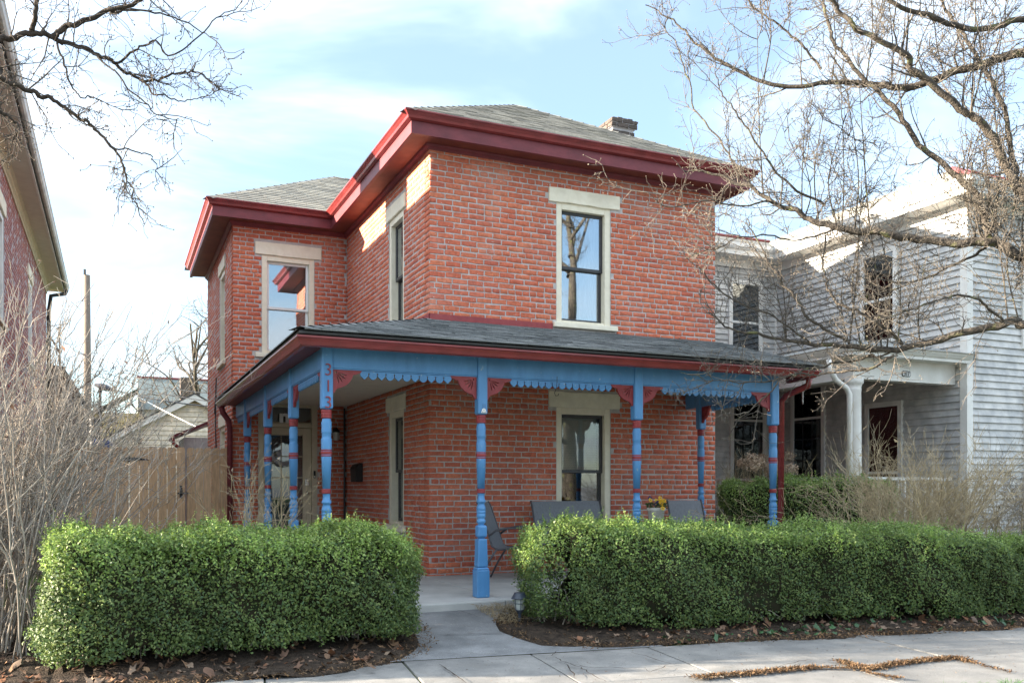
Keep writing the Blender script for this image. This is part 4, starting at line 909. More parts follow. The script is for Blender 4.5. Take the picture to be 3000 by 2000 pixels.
def build_neighbour():
    X, Y, WY2, zt = 12.0, 9.75, 14.1, R(4.42)
    h = thing('siding_house', 'grey clapboard house behind the bare tree with a white front porch', 'house', (14, 13, 0))
    pf, ps, pw = Plane('y-', Y), Plane('x-', X), Plane('y-', WY2)
    m = MB(); m.box(X+.001, 17.5, Y+.001, Y+.25, 0, zt); wf = m.build('wall', M['siding'], h)
    m = MB(); m.box(X+.001, X+.25, Y+.252, 18, 0, zt); ws = m.build('wall', M['siding'], h)
    m = MB(); m.box(9.6, X+.0005, WY2+.001, WY2+.25, 0, zt); ww = m.build('wall', M['siding'], h)
    m = MB(); m.box(9.6, 9.8, WY2+.251, 18, 0, zt); m.box(17.3, 17.5, Y+.26, 18, 0, zt); m.box(9.8, 17.3, 17.8, 18, 0, zt); m.build('wall', M['siding'], h)
    siding(pf, X+.06, 17.5, .2, zt, wf, M['siding']); siding(ps, Y+.06, WY2-.03, .2, zt, ws, M['siding']); siding(pw, 9.6, X-.03, .2, zt, ww, M['siding'])
    m = MB(); m.box(X-.038, X+.09, Y-.038, Y+.09, .1, zt); m.build('corner_board', M['white_paint'], h)
    m = MB(); m.box(X-.05, X, WY2-.05, WY2, .1, zt); m.build('corner_board', M['white_paint'], h)
    flat_window(h, pw, 10.82, 11.62, R(2.45), R(4.02), mids=(R(3.2),)); flat_window(h, ps, 11.05, 11.85, R(2.45), R(4.05), mids=(R(3.2),))
    flat_window(h, pf, 13.2, 14.1, R(2.2), R(3.95), mids=(R(3.05),)); flat_window(h, pf, 13.25, 14.1, R(-.3), R(1.6), mids=(R(.6),))
    flat_window(h, pw, 10.85, 11.72, R(-.85), R(1.95), 'door', mids=(R(1.3),), cols=3); flat_window(h, ps, 12.72, 13.62, R(-.85), R(2.0), 'door', mids=(R(1.3),), cols=3)
    flat_window(h, ps, 10.95, 11.75, R(-.2), R(1.45), mids=(R(.25),))
    path = [(9.6, 18), (9.6, WY2), (X, WY2), (X, Y), (17.5, Y)]
    s_ = MB(); s_.sweep([(.0, R(4.25)), (.03, R(4.25)), (.03, R(4.40)), (.36, R(4.42)), (.36, R(4.40)), (.385, R(4.40)), (.385, R(4.57)), (.0, R(4.57))], path); s_.build('cornice', M['white_paint'], h)
    s_ = MB(); s_.sweep([(.386, R(4.50)), (.42, R(4.50)), (.46, R(4.54)), (.47, R(4.60)), (.485, R(4.62)), (.386, R(4.61))], path); s_.build('gutter', M['white_sash'], h)
    r = MB(); e = .42; ze = R(4.58); r.add([(X-e,Y-e,ze),(17.9,Y-e,ze),(17.9,18.4,ze),(X-e,18.4,ze),(14.75,12.3,R(6.12)),(14.75,15.3,R(6.12))], [(0,1,4),(1,2,5,4),(2,3,5),(3,0,4,5)])
    r.add([(9.6-e,WY2-e,ze),(14.7,WY2-e,ze),(14.7,16.2,R(5.55)),(10.8,16.2,R(5.55)),(9.6-e,18.4,ze),(14.7,18.4,ze)], [(0,1,2,3),(0,3,4),(3,2,5,4)]); ro = r.build('roof', M['shingle'], h)
    m = MB(); m.tube([(X-e,Y-e,ze+.02), (14.75,12.3,R(6.14))], .04, 6); m.build('hip_ridge', M['terne'], ro)
    m = MB(); m.tube([(14.75,12.3,R(6.14)), (17.9,Y-e,ze)], .04, 6); m.build('hip_ridge', M['terne'], ro)
    m = MB(); m.tube([(10.8,16.2,R(5.57)), (13.6,16.2,R(5.57))], .04, 6); m.build('hip_ridge', M['terne'], ro)
    # porch
    cx, cy = 9.98, 10.02; bb, bt = R(1.595), R(1.90)
    m = MB(); m.lathe([(.135,0),(.135,.10),(.12,.11),(.118,.16),(.112,.18),(.100,2.02),(.104,2.03),(.104,2.06),(.098,2.07),(.115,2.12),(.135,2.14),(.135,2.20)], (cx, cy, bb-2.2), 20); m.build('column', M['white_paint'], h, smooth=True)
    m = MB(); m.box(cx-.14, cx+.14, cy-.14, cy+.14, .1, bb-2.199); m.build('pedestal', M['white_paint'], h)
    m = MB(); m.box(cx-.11, X-.03, cy-.09, cy+.09, bb, bt); fb = m.build('porch_beam', M['white_paint'], h)
    m = MB(); m.box(cx-.112, cx+.09, cy+.092, WY2-.03, bb+.002, bt); m.build('porch_beam', M['white_paint'], h)
    m = MB(); m.box(cx+.1, X-.03, cy+.1, WY2-.03, bt-.04, bt-.02); m.build('porch_ceiling', M['ceiling'], h)
    m = MB(); m.sweep([(-.05, bt), (.26, bt), (.26, bt+.05), (.28, bt+.05), (.32, bt+.10), (.33, bt+.14), (-.05, bt+.14)], [(cx-.09, WY2-.03), (cx-.09, cy-.07), (X-.0, cy-.07)]); m.build('porch_gutter', M['white_paint'], h)
    m = MB(); q = .36; m.add([(cx-q-.09,cy-q-.07,bt+.13),(X+.2,cy-q-.07,bt+.13),(X+.2,cy+1.0,bt+.5),(cx+1.1,cy+1.0,bt+.5),(cx+1.1,WY2,bt+.5),(cx-q-.09,WY2,bt+.13),(X+.0,WY2,bt+.52),(X,cy+1.0,bt+.52)], [(0,1,2,3),(0,3,4,5),(3,2,7,6,4)]); m.build('porch_roof', M['porch_shingle'], h)
    m = MB(); m.box(cx-.15, X, cy-.15, WY2, .0, R(-.86)); m.build('porch_floor', M['concrete'], h)
    m = MB(); m.box(cx-.05, cx+.05, cy+.16, WY2-.05, R(.11), R(.155)); m.box(cx+.16, X-.05, cy-.05, cy+.05, R(.11), R(.155)); rl = m.build('railing', M['white_paint'], h)
    m = MB()
    for i in range(30): y = cy+.25+i*.13; m.box(cx-.014, cx+.014, y, y+.028, R(-.86), R(.112))
    for i in range(12): x = cx+.3+i*.14; m.box(x, x+.028, cy-.014, cy+.014, R(-.86), R(.112))
    m.build('baluster', M['white_paint'], rl, kind='stuff')
    m = MB(); m.tube([P(2428,1052,12.75), P(2434,1085,12.75), P(2448,1112,12.8), P(2480,1136,12.95), P(2489,1155,12.98), P(2489,1540,12.98)], .04, 8); m.build('downspout', M['white_paint'], h, smooth=True)
    # number plate 317
    px, pz = 10.02+.0, R(1.69); c = P(2655, 1096, 13.55); xx, zz = c.x*(cy-.095)/c.y, c.z
    t = thing('number_plate', 'small white house number plate 317 on the white porch beam', 'number plate', (xx, cy-.092, zz))
    oc = lambda w, h_, k: [(-w+k,-h_),(w-k,-h_),(w,-h_+k),(w,h_-k),(w-k,h_),(-w+k,h_),(-w,h_-k),(-w,-h_+k)]
    m = MB(); m.poly([(x, -.002, z) for x, z in oc(.088,.044,.022)], (0,-.006,0)); m.build('plate_border', M['iron'], t, local=True)
    m = MB(); m.poly([(x, -.009, z) for x, z in oc(.078,.034,.018)], (0,-.003,0)); m.build('plate_face', M['plate'], t, local=True)
    o = mkobj('numeral', text_mesh('317', .082, .004, M['iron'], .9, .001), None, t, local=True); o.location = (0,-.0155,-.003); o.rotation_euler = (math.pi/2,0,0)
    # swing chain
    m = MB(); c = P(2352, 1122, 14.0)
    for k in range(9):
        ph = [(math.cos(a*math.pi/5)*.012, math.sin(a*math.pi/5)*.022) for a in range(11)]; z = c.z-.02-k*.036
        m.tube([(c.x+(u if k % 2 else 0), c.y+(0 if k % 2 else u), z+v) for u, v in ph], .004, 5, False)
    m.tube([c+Vector((0,0,.16)), c], .004, 5)
    tag(m.build('swing_chain', M['chrome']), 'short chain hanging under the white porch ceiling next door', 'chain')
build_neighbour()

# ------------------------------------------------------------------ fence and gate
def build_fence():
    Y = 15.4; top = R(.645); q = random.Random(8)
    def board(parent, x0, x1, zb=.16, dz=0, dy=0):
        m = MB(); k = .022; t = top+dz; m.poly([(x0,Y+dy,zb),(x1,Y+dy,zb),(x1,Y+dy,t-k),(x1-k,Y+dy,t),(x0+k,Y+dy,t),(x0,Y+dy,t-k)], (0,.018,0)); m.build('board', M['fence'], parent)
    def run(t, x0, x1, gap=.006):
        n = max(1, round((x1-x0)/.141)); w = (x1-x0)/n
        for i in range(n): board(t, x0+i*w+gap/2, x0+(i+1)*w-gap/2, dz=q.uniform(-.006, .006), dy=q.uniform(-.002, .002))
        for z in (.45, 1.05, 1.75):
            m = MB(); m.box(x0, x1, Y+.022, Y+.06, z-.045, z+.045); m.build('rail', M['fence'], t)
        for x in (x0+.05, x1-.05):
            m = MB(); m.box(x-.045, x+.045, Y+.062, Y+.15, .0, top-.05); m.build('fence_post', M['fence'], t)
    a = thing('wooden_fence', 'brown board fence between the bare shrub and the gate', 'fence', (-.6, Y, .14)); run(a, -1.37, .205)
    b = thing('wooden_fence', 'short board fence between the gate latch and the brick wing', 'fence', (1.4, Y, .14)); run(b, 1.075, 1.715)
    g = thing('wooden_gate', 'brown board gate with black strap hinge and latch', 'gate', (.63, Y, .14)); run(g, .225, 1.05, .009)
    m = MB(); m.poly([(.04,Y-.006,R(.42)),(.50,Y-.006,R(.435)),(.50,Y-.006,R(.45)),(.30,Y-.006,R(.475)),(.04,Y-.006,R(.475))], (0,-.004,0)); m.tube([(.213,Y-.02,R(.40)),(.213,Y-.02,R(.50))], .014, 8); m.build('strap_hinge', M['iron'], g)
    m = MB(); m.box(.965, 1.0, Y-.016, Y-.004, R(-.17), R(.03)); m.box(.93, 1.10, Y-.03, Y-.016, R(-.105), R(-.08)); m.tube([(1.0,Y-.03,R(-.04)),(1.0,Y-.06,R(-.06)),(1.0,Y-.06,R(-.10)),(1.0,Y-.03,R(-.12))], .007, 6); m.build('latch', M['iron'], g)
build_fence()

# ------------------------------------------------------------------ things behind the fence
def build_background():
    # cream garage
    g = thing('garage', 'cream clapboard garage with white gable trim beyond the fence', 'garage', (2.4, 32, 0)); Y = 31.8; xc, hw = 2.45, 2.75; zp, ze = R(3.0), R(1.45)
    sl_ = (zp-ze)/hw; pl = Plane('y-', Y)
    m = MB(); m.poly([(xc-hw,Y+.01,0),(xc+hw,Y+.01,0),(xc+hw,Y+.01,ze),(xc,Y+.01,zp),(xc-hw,Y+.01,ze)], (0,6,0)); w = m.build('wall', M['cream_siding'], g)
    siding(pl, xc-hw, xc+hw, .2, zp, w, M['cream_siding'], .16, lambda z: (xc-hw, xc+hw) if z < ze else (xc-(zp-z)/sl_, xc+(zp-z)/sl_))
    for s in (-1, 1):
        m = MB(); m.poly([(xc,Y-.25,zp+.10),(xc+s*(hw+.3),Y-.25,ze-.3*sl_+.10),(xc+s*(hw+.3),Y-.25,ze-.3*sl_-.10),(xc,Y-.25,zp-.10)], (0,.04,0)); m.build('barge_board', M['white_paint'], g)
        m = MB(); m.poly([(xc,Y-.27,zp+.15),(xc+s*(hw+.35),Y-.27,ze-.35*sl_+.15),(xc+s*(hw+.35),Y-.27,ze-.35*sl_+.105),(xc,Y-.27,zp+.105)], (0,6.6,0)); m.build('roof', M['felt'], g)
    # slate house
    h = thing('slate_house', 'distant house with grey slate roof and brick chimney beyond the garage', 'house', (2, 48, 0)); d = 46
    A = P(402, 1106, d); B = P(640, 1112, d+1); zr = A.z; x0, x1, y = A.x, A.x+9, A.y
    m = MB(); m.add([(x0,y,zr),(x1,y,zr),(x1,y-3.5,zr-1.9),(x0,y-3.5,zr-1.9),(x0,y+3.5,zr-1.9),(x1,y+3.5,zr-1.9)], [(0,3,2,1),(0,1,5,4),(0,4,3),(1,2,5)]); ro = m.build('roof', M['slate'], h)
    m = MB(); m.tube([(x0,y,zr+.03),(x1,y,zr+.03)], .07, 6); m.build('ridge_cap', M['terne'], ro)
    m = MB(); m.box(x0+.2, x1-.2, y-3.2, y+3.2, 0, zr-1.88); m.build('wall', M['siding'], h)
    C = P(548, 1140, d-2); m = MB(); m.box(C.x-.32, C.x+.32, C.y-.3, C.y+.3, C.z-2, C.z+.55); m.build('chimney', M['chimney_brick'], h)
    m = MB(); a = P(330, 1215, d-4); m.add([(x0,y-1.5,zr-1.0),(x0,y-5.0,zr-1.0),(x0-2.2,y-5.0,zr-2.3),(x0-2.2,y-1.5,zr-2.3)], [(0,1,2,3)]); m.build('roof', M['slate'], h)
    m = MB(); m.box(x0-1.9, x0+.19, y-4.7, y-1.0, 0, zr-2.2); m.build('wall', M['tan_siding'], h)
    # dark brick outbuilding behind the shrub
    h = thing('brick_outbuilding', 'dark brick outbuilding behind the bare shrub by the pole', 'outbuilding', (-2, 29, 0))
    c = P(165, 1085, 27); e = P(243, 1190, 27); m = MB(); m.poly([(c.x-2.2, c.y, 0), (e.x, c.y, 0), (e.x, c.y, e.z), (c.x+.2, c.y, c.z), (c.x-1.5, c.y, c.z+.1), (c.x-2.2, c.y, c.z-.5)], (0,4,0)); m.build('wall', M['chimney_brick'], h)
    m = MB(); m.poly([(e.x+.15, c.y-.2, e.z-.1), (e.x+.15, c.y-.2, e.z+.02), (c.x+.2, c.y-.2, c.z+.12), (c.x-1.6, c.y-.2, c.z+.22), (c.x-1.6, c.y-.2, c.z+.11), (c.x+.2, c.y-.2, c.z+.005)], (0,4.4,0)); m.build('roof', M['felt'], h)
    # utility pole, lamp, wires
    t = thing('utility_pole', 'weathered wooden utility pole rising behind the shrub', 'pole', (P(256, 1300, 35).x, P(256, 1300, 35).y, 0))
    a, b = P(258, 1300, 35), P(255, 806, 35); a.z = 0; m = MB(); m.tube([a, a.lerp(b, .5), b], [.17, .145, .115], 10); m.build('shaft', M['pole'], t, smooth=True)
    m = MB(); m.tube([b+Vector((-.08,-.1,.0)), b+Vector((-.08,-.1,.2))], .05, 6); m.build('insulator', M['iron'], t)
    m = MB(); c = a.lerp(b, .36); m.tube([c+Vector((.25,-.2,-.55)), c+Vector((.25,-.2,.55))], .2, 10); m.build('transformer', M['tubing'], t)
    t = thing('street_lamp', 'dark arm street lamp on a thin post near the utility pole', 'street lamp', (P(293, 1300, 31).x, P(293, 1300, 31).y, 0))
    a, b = P(293, 1300, 31), P(293, 1137, 31); a.z = 0; m = MB(); m.tube([a, b], .05, 8); m.build('post', M['iron'], t)
    m = MB(); c, d2 = P(278, 1126, 31), P(333, 1142, 31); m.tube([c, c.lerp(d2, .25), c.lerp(d2, .6), d2], [.05, .10, .12, .05], 8); m.build('lamp_head', M['tubing'], t)
    def wire(p, q, sag, r, lab, mt=M['iron']):
        m = MB(); m.tube([p.lerp(q, i/14) - Vector((0,0,sag*4*(i/14)*(1-i/14))) for i in range(15)], r, 4); tag(m.build('overhead_wire', mt), lab, 'wire', 'wires behind the fence')
    wire(P(255, 1090, 35), P(640, 1178, 27), .15, .014, 'uppermost dark wire running from the utility pole past the slate roof')
    wire(P(310, 1135, 32), P(640, 1192, 27), .1, .022, 'thick dark cable from the street lamp towards the brick wing')
    wire(P(255, 1075, 35), P(640, 1155, 27), .15, .011, 'thin dark wire crossing the slate roof below its ridge')
    wire(P(398, 1158, 28), P(575, 1250, 24), .02, .016, 'pale service wire slanting down across the garage gable', M['white_paint'])
    m = MB(); c = P(300, 1298, 20); m.poly([c+Vector(v) for v in ((-.28,0,-.5),(.24,0,-.5),(.2,0,.02),(.05,0,.1),(-.1,0,.03),(-.2,0,.12))], (.05,.5,0)); tag(m.build('tarpaulin', M['tarp']), 'bright blue tarpaulin just above the fence', 'tarpaulin')
build_background()
# ------------------------------------------------------------------ leaves, hedges
def unit(v): return v / (np.linalg.norm(v, axis=-1, keepdims=True) + 1e-9)
def leaf_cloud(name, pos, nrm, size, mat_, rng, aspect=.52, droop=.15):
    """one small folded leaf per point"""
    n = len(pos); r = rng.normal(size=(n, 3)); d = unit(r - nrm*np.sum(r*nrm, 1, keepdims=True) + np.array([0, 0, .35])); s = unit(np.cross(nrm, d))
    size = np.broadcast_to(np.asarray(size), (n,))[:, None]; nn = unit(np.cross(d, s))
    a = pos; b = pos + d*size*.45 + s*size*aspect*.5 + nn*size*.10; c = pos + d*size - nn*size*droop; e = pos + d*size*.45 - s*size*aspect*.5 + nn*size*.10
    V = np.stack([a, b, c, e], 1).reshape(-1, 3); F = np.arange(4*n).reshape(-1, 4)
    return np_mesh(name, V, F, mat_)
def lowfreq(p, k=1.0, seed=0):
    return (np.sin(p[:,0]*3.1*k+seed)+np.sin(p[:,1]*3.7*k+seed*2.3+p[:,0]*1.9*k)+np.sin(p[:,2]*4.3*k+p[:,0]*2.3*k+seed*.7)+.7*np.sin(p[:,0]*9.1*k+p[:,2]*7.3*k+seed))/3.7
def hedge(name, label, p0, p1, width, heights, n, seed, leaf=.026, sprig=300, base_z=None, zlow=.10, cat='hedge', group=None, endr=4.5):
    """rounded clipped hedge between two plan points; heights at its two ends"""
    rng = np.random.default_rng(seed); p0 = np.array(p0, float); p1 = np.array(p1, float); L = np.linalg.norm(p1-p0); ax = (p1-p0)/L; ay = np.array([-ax[1], ax[0]])
    bz = zg(*((p0+p1)/2)) if base_z is None else base_z
    t = thing(name, label, cat, ((p0[0]+p1[0])/2, (p0[1]+p1[1])/2, bz), 0, group); org = np.array([*((p0+p1)/2), bz])
    hm = max(heights); a, b, c = L/2, width/2, hm/2
    areas = np.array([2*b*2*c*3, 2*a*2*c*2.0, 2*a*2*b*1.3]); areas /= areas.sum()
    def surf(m):
        f = rng.choice(3, m, p=areas); u = rng.uniform(-1, 1, (m, 3)); sg = np.where(rng.random(m) < .5, -1., 1.)
        sg = np.where(f == 2, 1., sg); u[np.arange(m), f] = sg
        e = 5.5; k = (np.abs(u)**e).sum(1)**(1/e); q = u/k[:, None]
        return q
    def world(q, inset):
        hl = heights[0] + (heights[1]-heights[0])*(q[:,0]+1)/2
        n_ = unit(np.sign(q)*np.abs(q)**4/np.array([a, b, c]))
        x = q[:,0]*a; y = q[:,1]*b; z = (q[:,2]+1)/2*hl
        p = np.stack([x, y, z], 1); wob = lowfreq(p, .8, seed)*.085 + lowfreq(p, 2.3, seed+3)*.075 + lowfreq(p, 5.5, seed+5)*.045 + lowfreq(p, 12., seed+7)*.03
        p += n_*(wob-inset)[:, None]
        return p, n_
    def toworld(p): return np.stack([p[:,0]*ax[0]+p[:,1]*ay[0], p[:,0]*ax[1]+p[:,1]*ay[1], p[:,2]], 1)
    q = surf(n); ins = np.abs(rng.normal(0, .055, n)) + rng.uniform(-.03, .03, n); p, nr = world(q, ins)
    low = zlow + .09*lowfreq(np.stack([p[:,0], p[:,0]*0, p[:,0]*0], 1), 1.4, seed) + .05*rng.random(n)
    hole = lowfreq(p, 2.2, seed+9) > .72 - .28*(p[:,2] < .45)
    keep = (p[:,2] > low) & ~(hole & (rng.random(n) < .75)); p, nr = p[keep], nr[keep]; k = len(p)
    nrm = unit(nr*.8 + np.array([0, 0, .5]) + rng.normal(0, .55, (k, 3))); W = toworld(p); nw = toworld(nrm)
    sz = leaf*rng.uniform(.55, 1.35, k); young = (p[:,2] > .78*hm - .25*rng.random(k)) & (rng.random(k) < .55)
    mkobj('leaves', leaf_cloud('leaves', W[~young], nw[~young], sz[~young], M['leaf'], rng), None, t, kind='stuff', local=True)
    P3 = [W[young]]; N3 = [nw[young]]; S3 = [sz[young]]
    if sprig:
        qs = surf(sprig*3); qs = qs[qs[:,2] > .35][:sprig]; ps, ns = world(qs, np.full(len(qs), .03)); up = unit(ns*.5+np.array([0,0,1.2])+rng.normal(0,.22,(len(qs),3)))
        for i in range(len(qs)):
            h_ = rng.uniform(.05, .13)*(1.6 if rng.random() < .12 else 1); m = 16; f = np.linspace(0, 1, m); pp = ps[i]+up[i]*(f*h_)[:, None]+rng.normal(0, .004, (m, 3)); nv = unit(up[i]*.5+rng.normal(0, 1, (m, 3)))
            P3.append(toworld(pp)); N3.append(toworld(nv)); S3.append(leaf*(1.05-.45*f)*rng.uniform(.8, 1.1, m))
    P3, N3, S3 = np.concatenate(P3), np.concatenate(N3), np.concatenate(S3)
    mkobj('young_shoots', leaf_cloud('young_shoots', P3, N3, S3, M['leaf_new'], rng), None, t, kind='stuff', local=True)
    # solid core painted dark so leaf gaps read as shade; bare stems
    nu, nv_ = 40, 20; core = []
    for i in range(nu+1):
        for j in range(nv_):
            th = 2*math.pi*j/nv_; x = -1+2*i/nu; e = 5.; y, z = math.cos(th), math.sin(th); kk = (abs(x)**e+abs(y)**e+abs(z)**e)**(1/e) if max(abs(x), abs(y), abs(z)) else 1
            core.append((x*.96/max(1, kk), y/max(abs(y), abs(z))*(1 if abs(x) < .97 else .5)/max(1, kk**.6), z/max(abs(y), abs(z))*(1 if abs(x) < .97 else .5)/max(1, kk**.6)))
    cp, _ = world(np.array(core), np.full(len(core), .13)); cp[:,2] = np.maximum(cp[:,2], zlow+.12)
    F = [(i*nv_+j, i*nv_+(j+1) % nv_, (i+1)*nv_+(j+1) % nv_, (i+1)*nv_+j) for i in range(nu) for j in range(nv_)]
    mkobj('shade_core', np_mesh('shade_core', toworld(cp), F, M['leaf_core'], True), None, t, local=True)
    tb = []
    for i in range(int(L*26)):
        x = rng.uniform(-a*.95, a*.95); y = rng.uniform(-b*.6, b*.4); e = np.array([x+rng.normal(0, .12), y*1.1+rng.normal(0, .05), rng.uniform(.25, .45)]); s0 = np.array([x, y*.5, -.02])
        mid = (s0+e)/2+rng.normal(0, .03, 3); tb.append((toworld(np.array([s0, mid, e])), [.009, .007, .003]))
        for k2 in range(4):
            e2 = mid+rng.normal(0, .08, 3)+np.array([0, -.03, .05]); tb.append((toworld(np.array([mid, (mid+e2)/2+rng.normal(0, .015, 3), e2])), [.004, .003, .0015]))
    mkobj('stems', tubes_mesh('stems', tb, 4, M['cane']), None, t, kind='stuff', local=True)
    return t
hedge('clipped_hedge', 'clipped green box hedge to the left of the front walk', (-.50, 7.30), (2.30, 7.44), 1.04, (1.02, .90), 90000, 5, sprig=560, endr=3, zlow=.03)
hedge('clipped_hedge', 'long clipped green box hedge to the right of the front walk', (3.38, 7.50), (9.9, 6.46), 1.02, (1.07, .76), 140000, 6, sprig=820, zlow=.03)
hedge('clipped_shrub', 'dark green clipped shrub in front of the railing next door', (8.45, 11.28), (10.15, 9.35), .8, (1.36, 1.40), 44000, 8, sprig=90, cat='shrub', base_z=.12, leaf=.03)

# ------------------------------------------------------------------ bare canes and twigs
def bez(p0, p1, p2, n):
    t = np.linspace(0, 1, n)[:, None]; return (1-t)**2*p0 + 2*t*(1-t)*p1 + t*t*p2
def zig(pts, amp, rng):
    q = pts.copy(); q[1:] += rng.normal(0, amp, (len(pts)-1, 3)); return q
def bare_shrub(name, label, base, spread, stems, rng, mt, hrange, lean, twigs=7, r0=.008, arch=.0, cat='shrub'):
    """stems rise from the base; lean(rng) gives a sideways unit offset per stem"""
    t = thing(name, label, cat, base); tb = []; tw = []; b = np.array(base)
    for i in range(stems):
        s0 = np.array([rng.normal(0, spread[0]), rng.normal(0, spread[1]), 0]); h = rng.uniform(*hrange); lx, ly = lean(rng); top = s0+np.array([lx*h, ly*h, h*(1-.25*(lx*lx+ly*ly))])
        mid = s0+(top-s0)*.5+np.array([-lx*.18*h, -ly*.18*h, .10*h+arch*h]) ; pts = zig(bez(s0, mid, top, 12), .012, rng); r = r0*rng.uniform(.5, 1.15)
        tb.append((pts, np.linspace(r, r*.28, 12)))
        for k in range(twigs):
            j = rng.integers(3, 11); p = pts[j]; d = unit((pts[j]-pts[j-1]) [None])[0]; e = unit((d+rng.normal(0, .55, 3)+np.array([0, 0, .25]))[None])[0]; L = rng.uniform(.15, .55)
            q = zig(np.stack([p+e*L*f+np.array([0, 0, .10*L*f*f]) for f in np.linspace(0, 1, 6)]), .010, rng); tw.append((q, np.linspace(r*.45, .0014, 6)))
            for m in range(2):
                j2 = rng.integers(1, 5); e2 = unit((e+rng.normal(0, .7, 3))[None])[0]; L2 = rng.uniform(.06, .2); tw.append((np.stack([q[j2]+e2*L2*f for f in (0, .5, 1)])+rng.normal(0, .004, (3, 3)), [.0026, .002, .0012]))
    mkobj('canes', tubes_mesh('canes', tb, 5, mt), None, t, kind='stuff', local=True); mkobj('twigs', tubes_mesh('twigs', tw, 3, mt), None, t, kind='stuff', local=True)
    return t, tb, tw
def lean_left(r):
    if r.random() < .6: return (min(.62, abs(r.normal(.0, .34)) + .02), abs(r.normal(.10, .16)))
    return (-abs(r.normal(0, .22)), r.normal(.1, .2))
rng = np.random.default_rng(21)
sh, tb, tw = bare_shrub('bare_shrub', 'big tangled bare grey shrub at the left edge beside the hedge', (-.92, 7.85, .02), (.26, .26), 215, rng, M['cane'], (1.4, 3.1), lean_left, 7, .0085)
bare_shrub('bare_shrub', 'second bare shrub behind the left hedge reaching over the fence', (-.75, 9.3, .1), (.35, .3), 46, rng, M['cane'], (1.6, 2.6), lambda r: (min(.75, abs(r.normal(.22, .34))), r.normal(.15, .15)), 9, .006)
def leaflets(parent, pts, mt, rng, size=(.04, .07)):
    P_ = np.array(pts); mkobj('dry_leaves', leaf_cloud('dry_leaves', P_, unit(rng.normal(0, 1, P_.shape)), rng.uniform(*size, len(P_)), mt, rng, .45), None, parent, kind='stuff', local=True)
leaflets(sh, [tw[i][0][-1] for i in rng.integers(0, len(tw), 70)], M['leaf_dry'], rng, (.035, .075))
def lean_right(r):
    a = r.uniform(0, 6.28); k = abs(r.normal(.62, .3)); return (k*math.cos(a)*1.25, k*math.sin(a)*.75)
s2, tb2, tw2 = bare_shrub('bare_shrub', 'tan arching bare shrub behind the right end of the long hedge', (9.15, 8.05, .12), (.55, .3), 230, rng, M['tan_cane'], (1.0, 1.85), lean_right, 8, .006, .14)
leaflets(s2, [tw2[i][0][-1] for i in rng.integers(0, len(tw2), 40)], M['straw'], rng, (.06, .11))
s3, tb3, tw3 = bare_shrub('bare_shrub', 'greyer bare shrub against the clapboard wall at the right edge', (11.4, 7.6, .12), (.5, .35), 170, rng, M['cane'], (.9, 1.75), lean_right, 8, .006, .1)
s4, tb4, tw4 = bare_shrub('rose_bush', 'thin bare rose bush by the blue posts behind the left hedge', (1.25, 9.2, .14), (.16, .12), 22, rng, M['tan_cane'], (.9, 1.45), lambda r: (r.normal(.05, .28), r.normal(0, .15)), 5, .006, 0, 'bush')
leaflets(s4, [tw4[i][0][-1] for i in rng.integers(0, len(tw4), 26)], M['petal_dry'], rng, (.03, .05))
# dried hydrangea
def hydrangea():
    rng = np.random.default_rng(31); t, tb, tw = bare_shrub('hydrangea', 'dried brown hydrangea with papery flower heads behind the porch', (9.45, 11.75, .12), (.42, .2), 46, rng, M['tan_cane'], (1.5, 1.85), lambda r: (r.normal(0, .32), r.normal(0, .2)), 2, .006)
    for i in range(15):
        c = tb[i*3][0][-1]; n = 260; d = unit(rng.normal(0, 1, (n, 3))); p = c+d*rng.uniform(.06, .125, n)[:, None]*np.array([1, 1, .8])
        mkobj('flower_head', leaf_cloud('flower_head', p, unit(d+rng.normal(0, .5, (n, 3))), .032, M['petal_dry'], rng, .8), None, t, kind='stuff', local=True)
    k = 160; b = rng.normal(0, .3, (k, 3))*np.array([1, .5, 0]); tb = [(np.stack([b[i], b[i]+np.array([rng.normal(0,.12), rng.normal(0,.1), .9]), b[i]+np.array([rng.normal(0,.35), rng.normal(0,.2), rng.uniform(1.2, 1.85)])]), [.004, .003, .001]) for i in range(k)]
    mkobj('dry_grass', tubes_mesh('dry_grass', tb, 3, M['straw']), None, t, kind='stuff', local=True)
hydrangea()

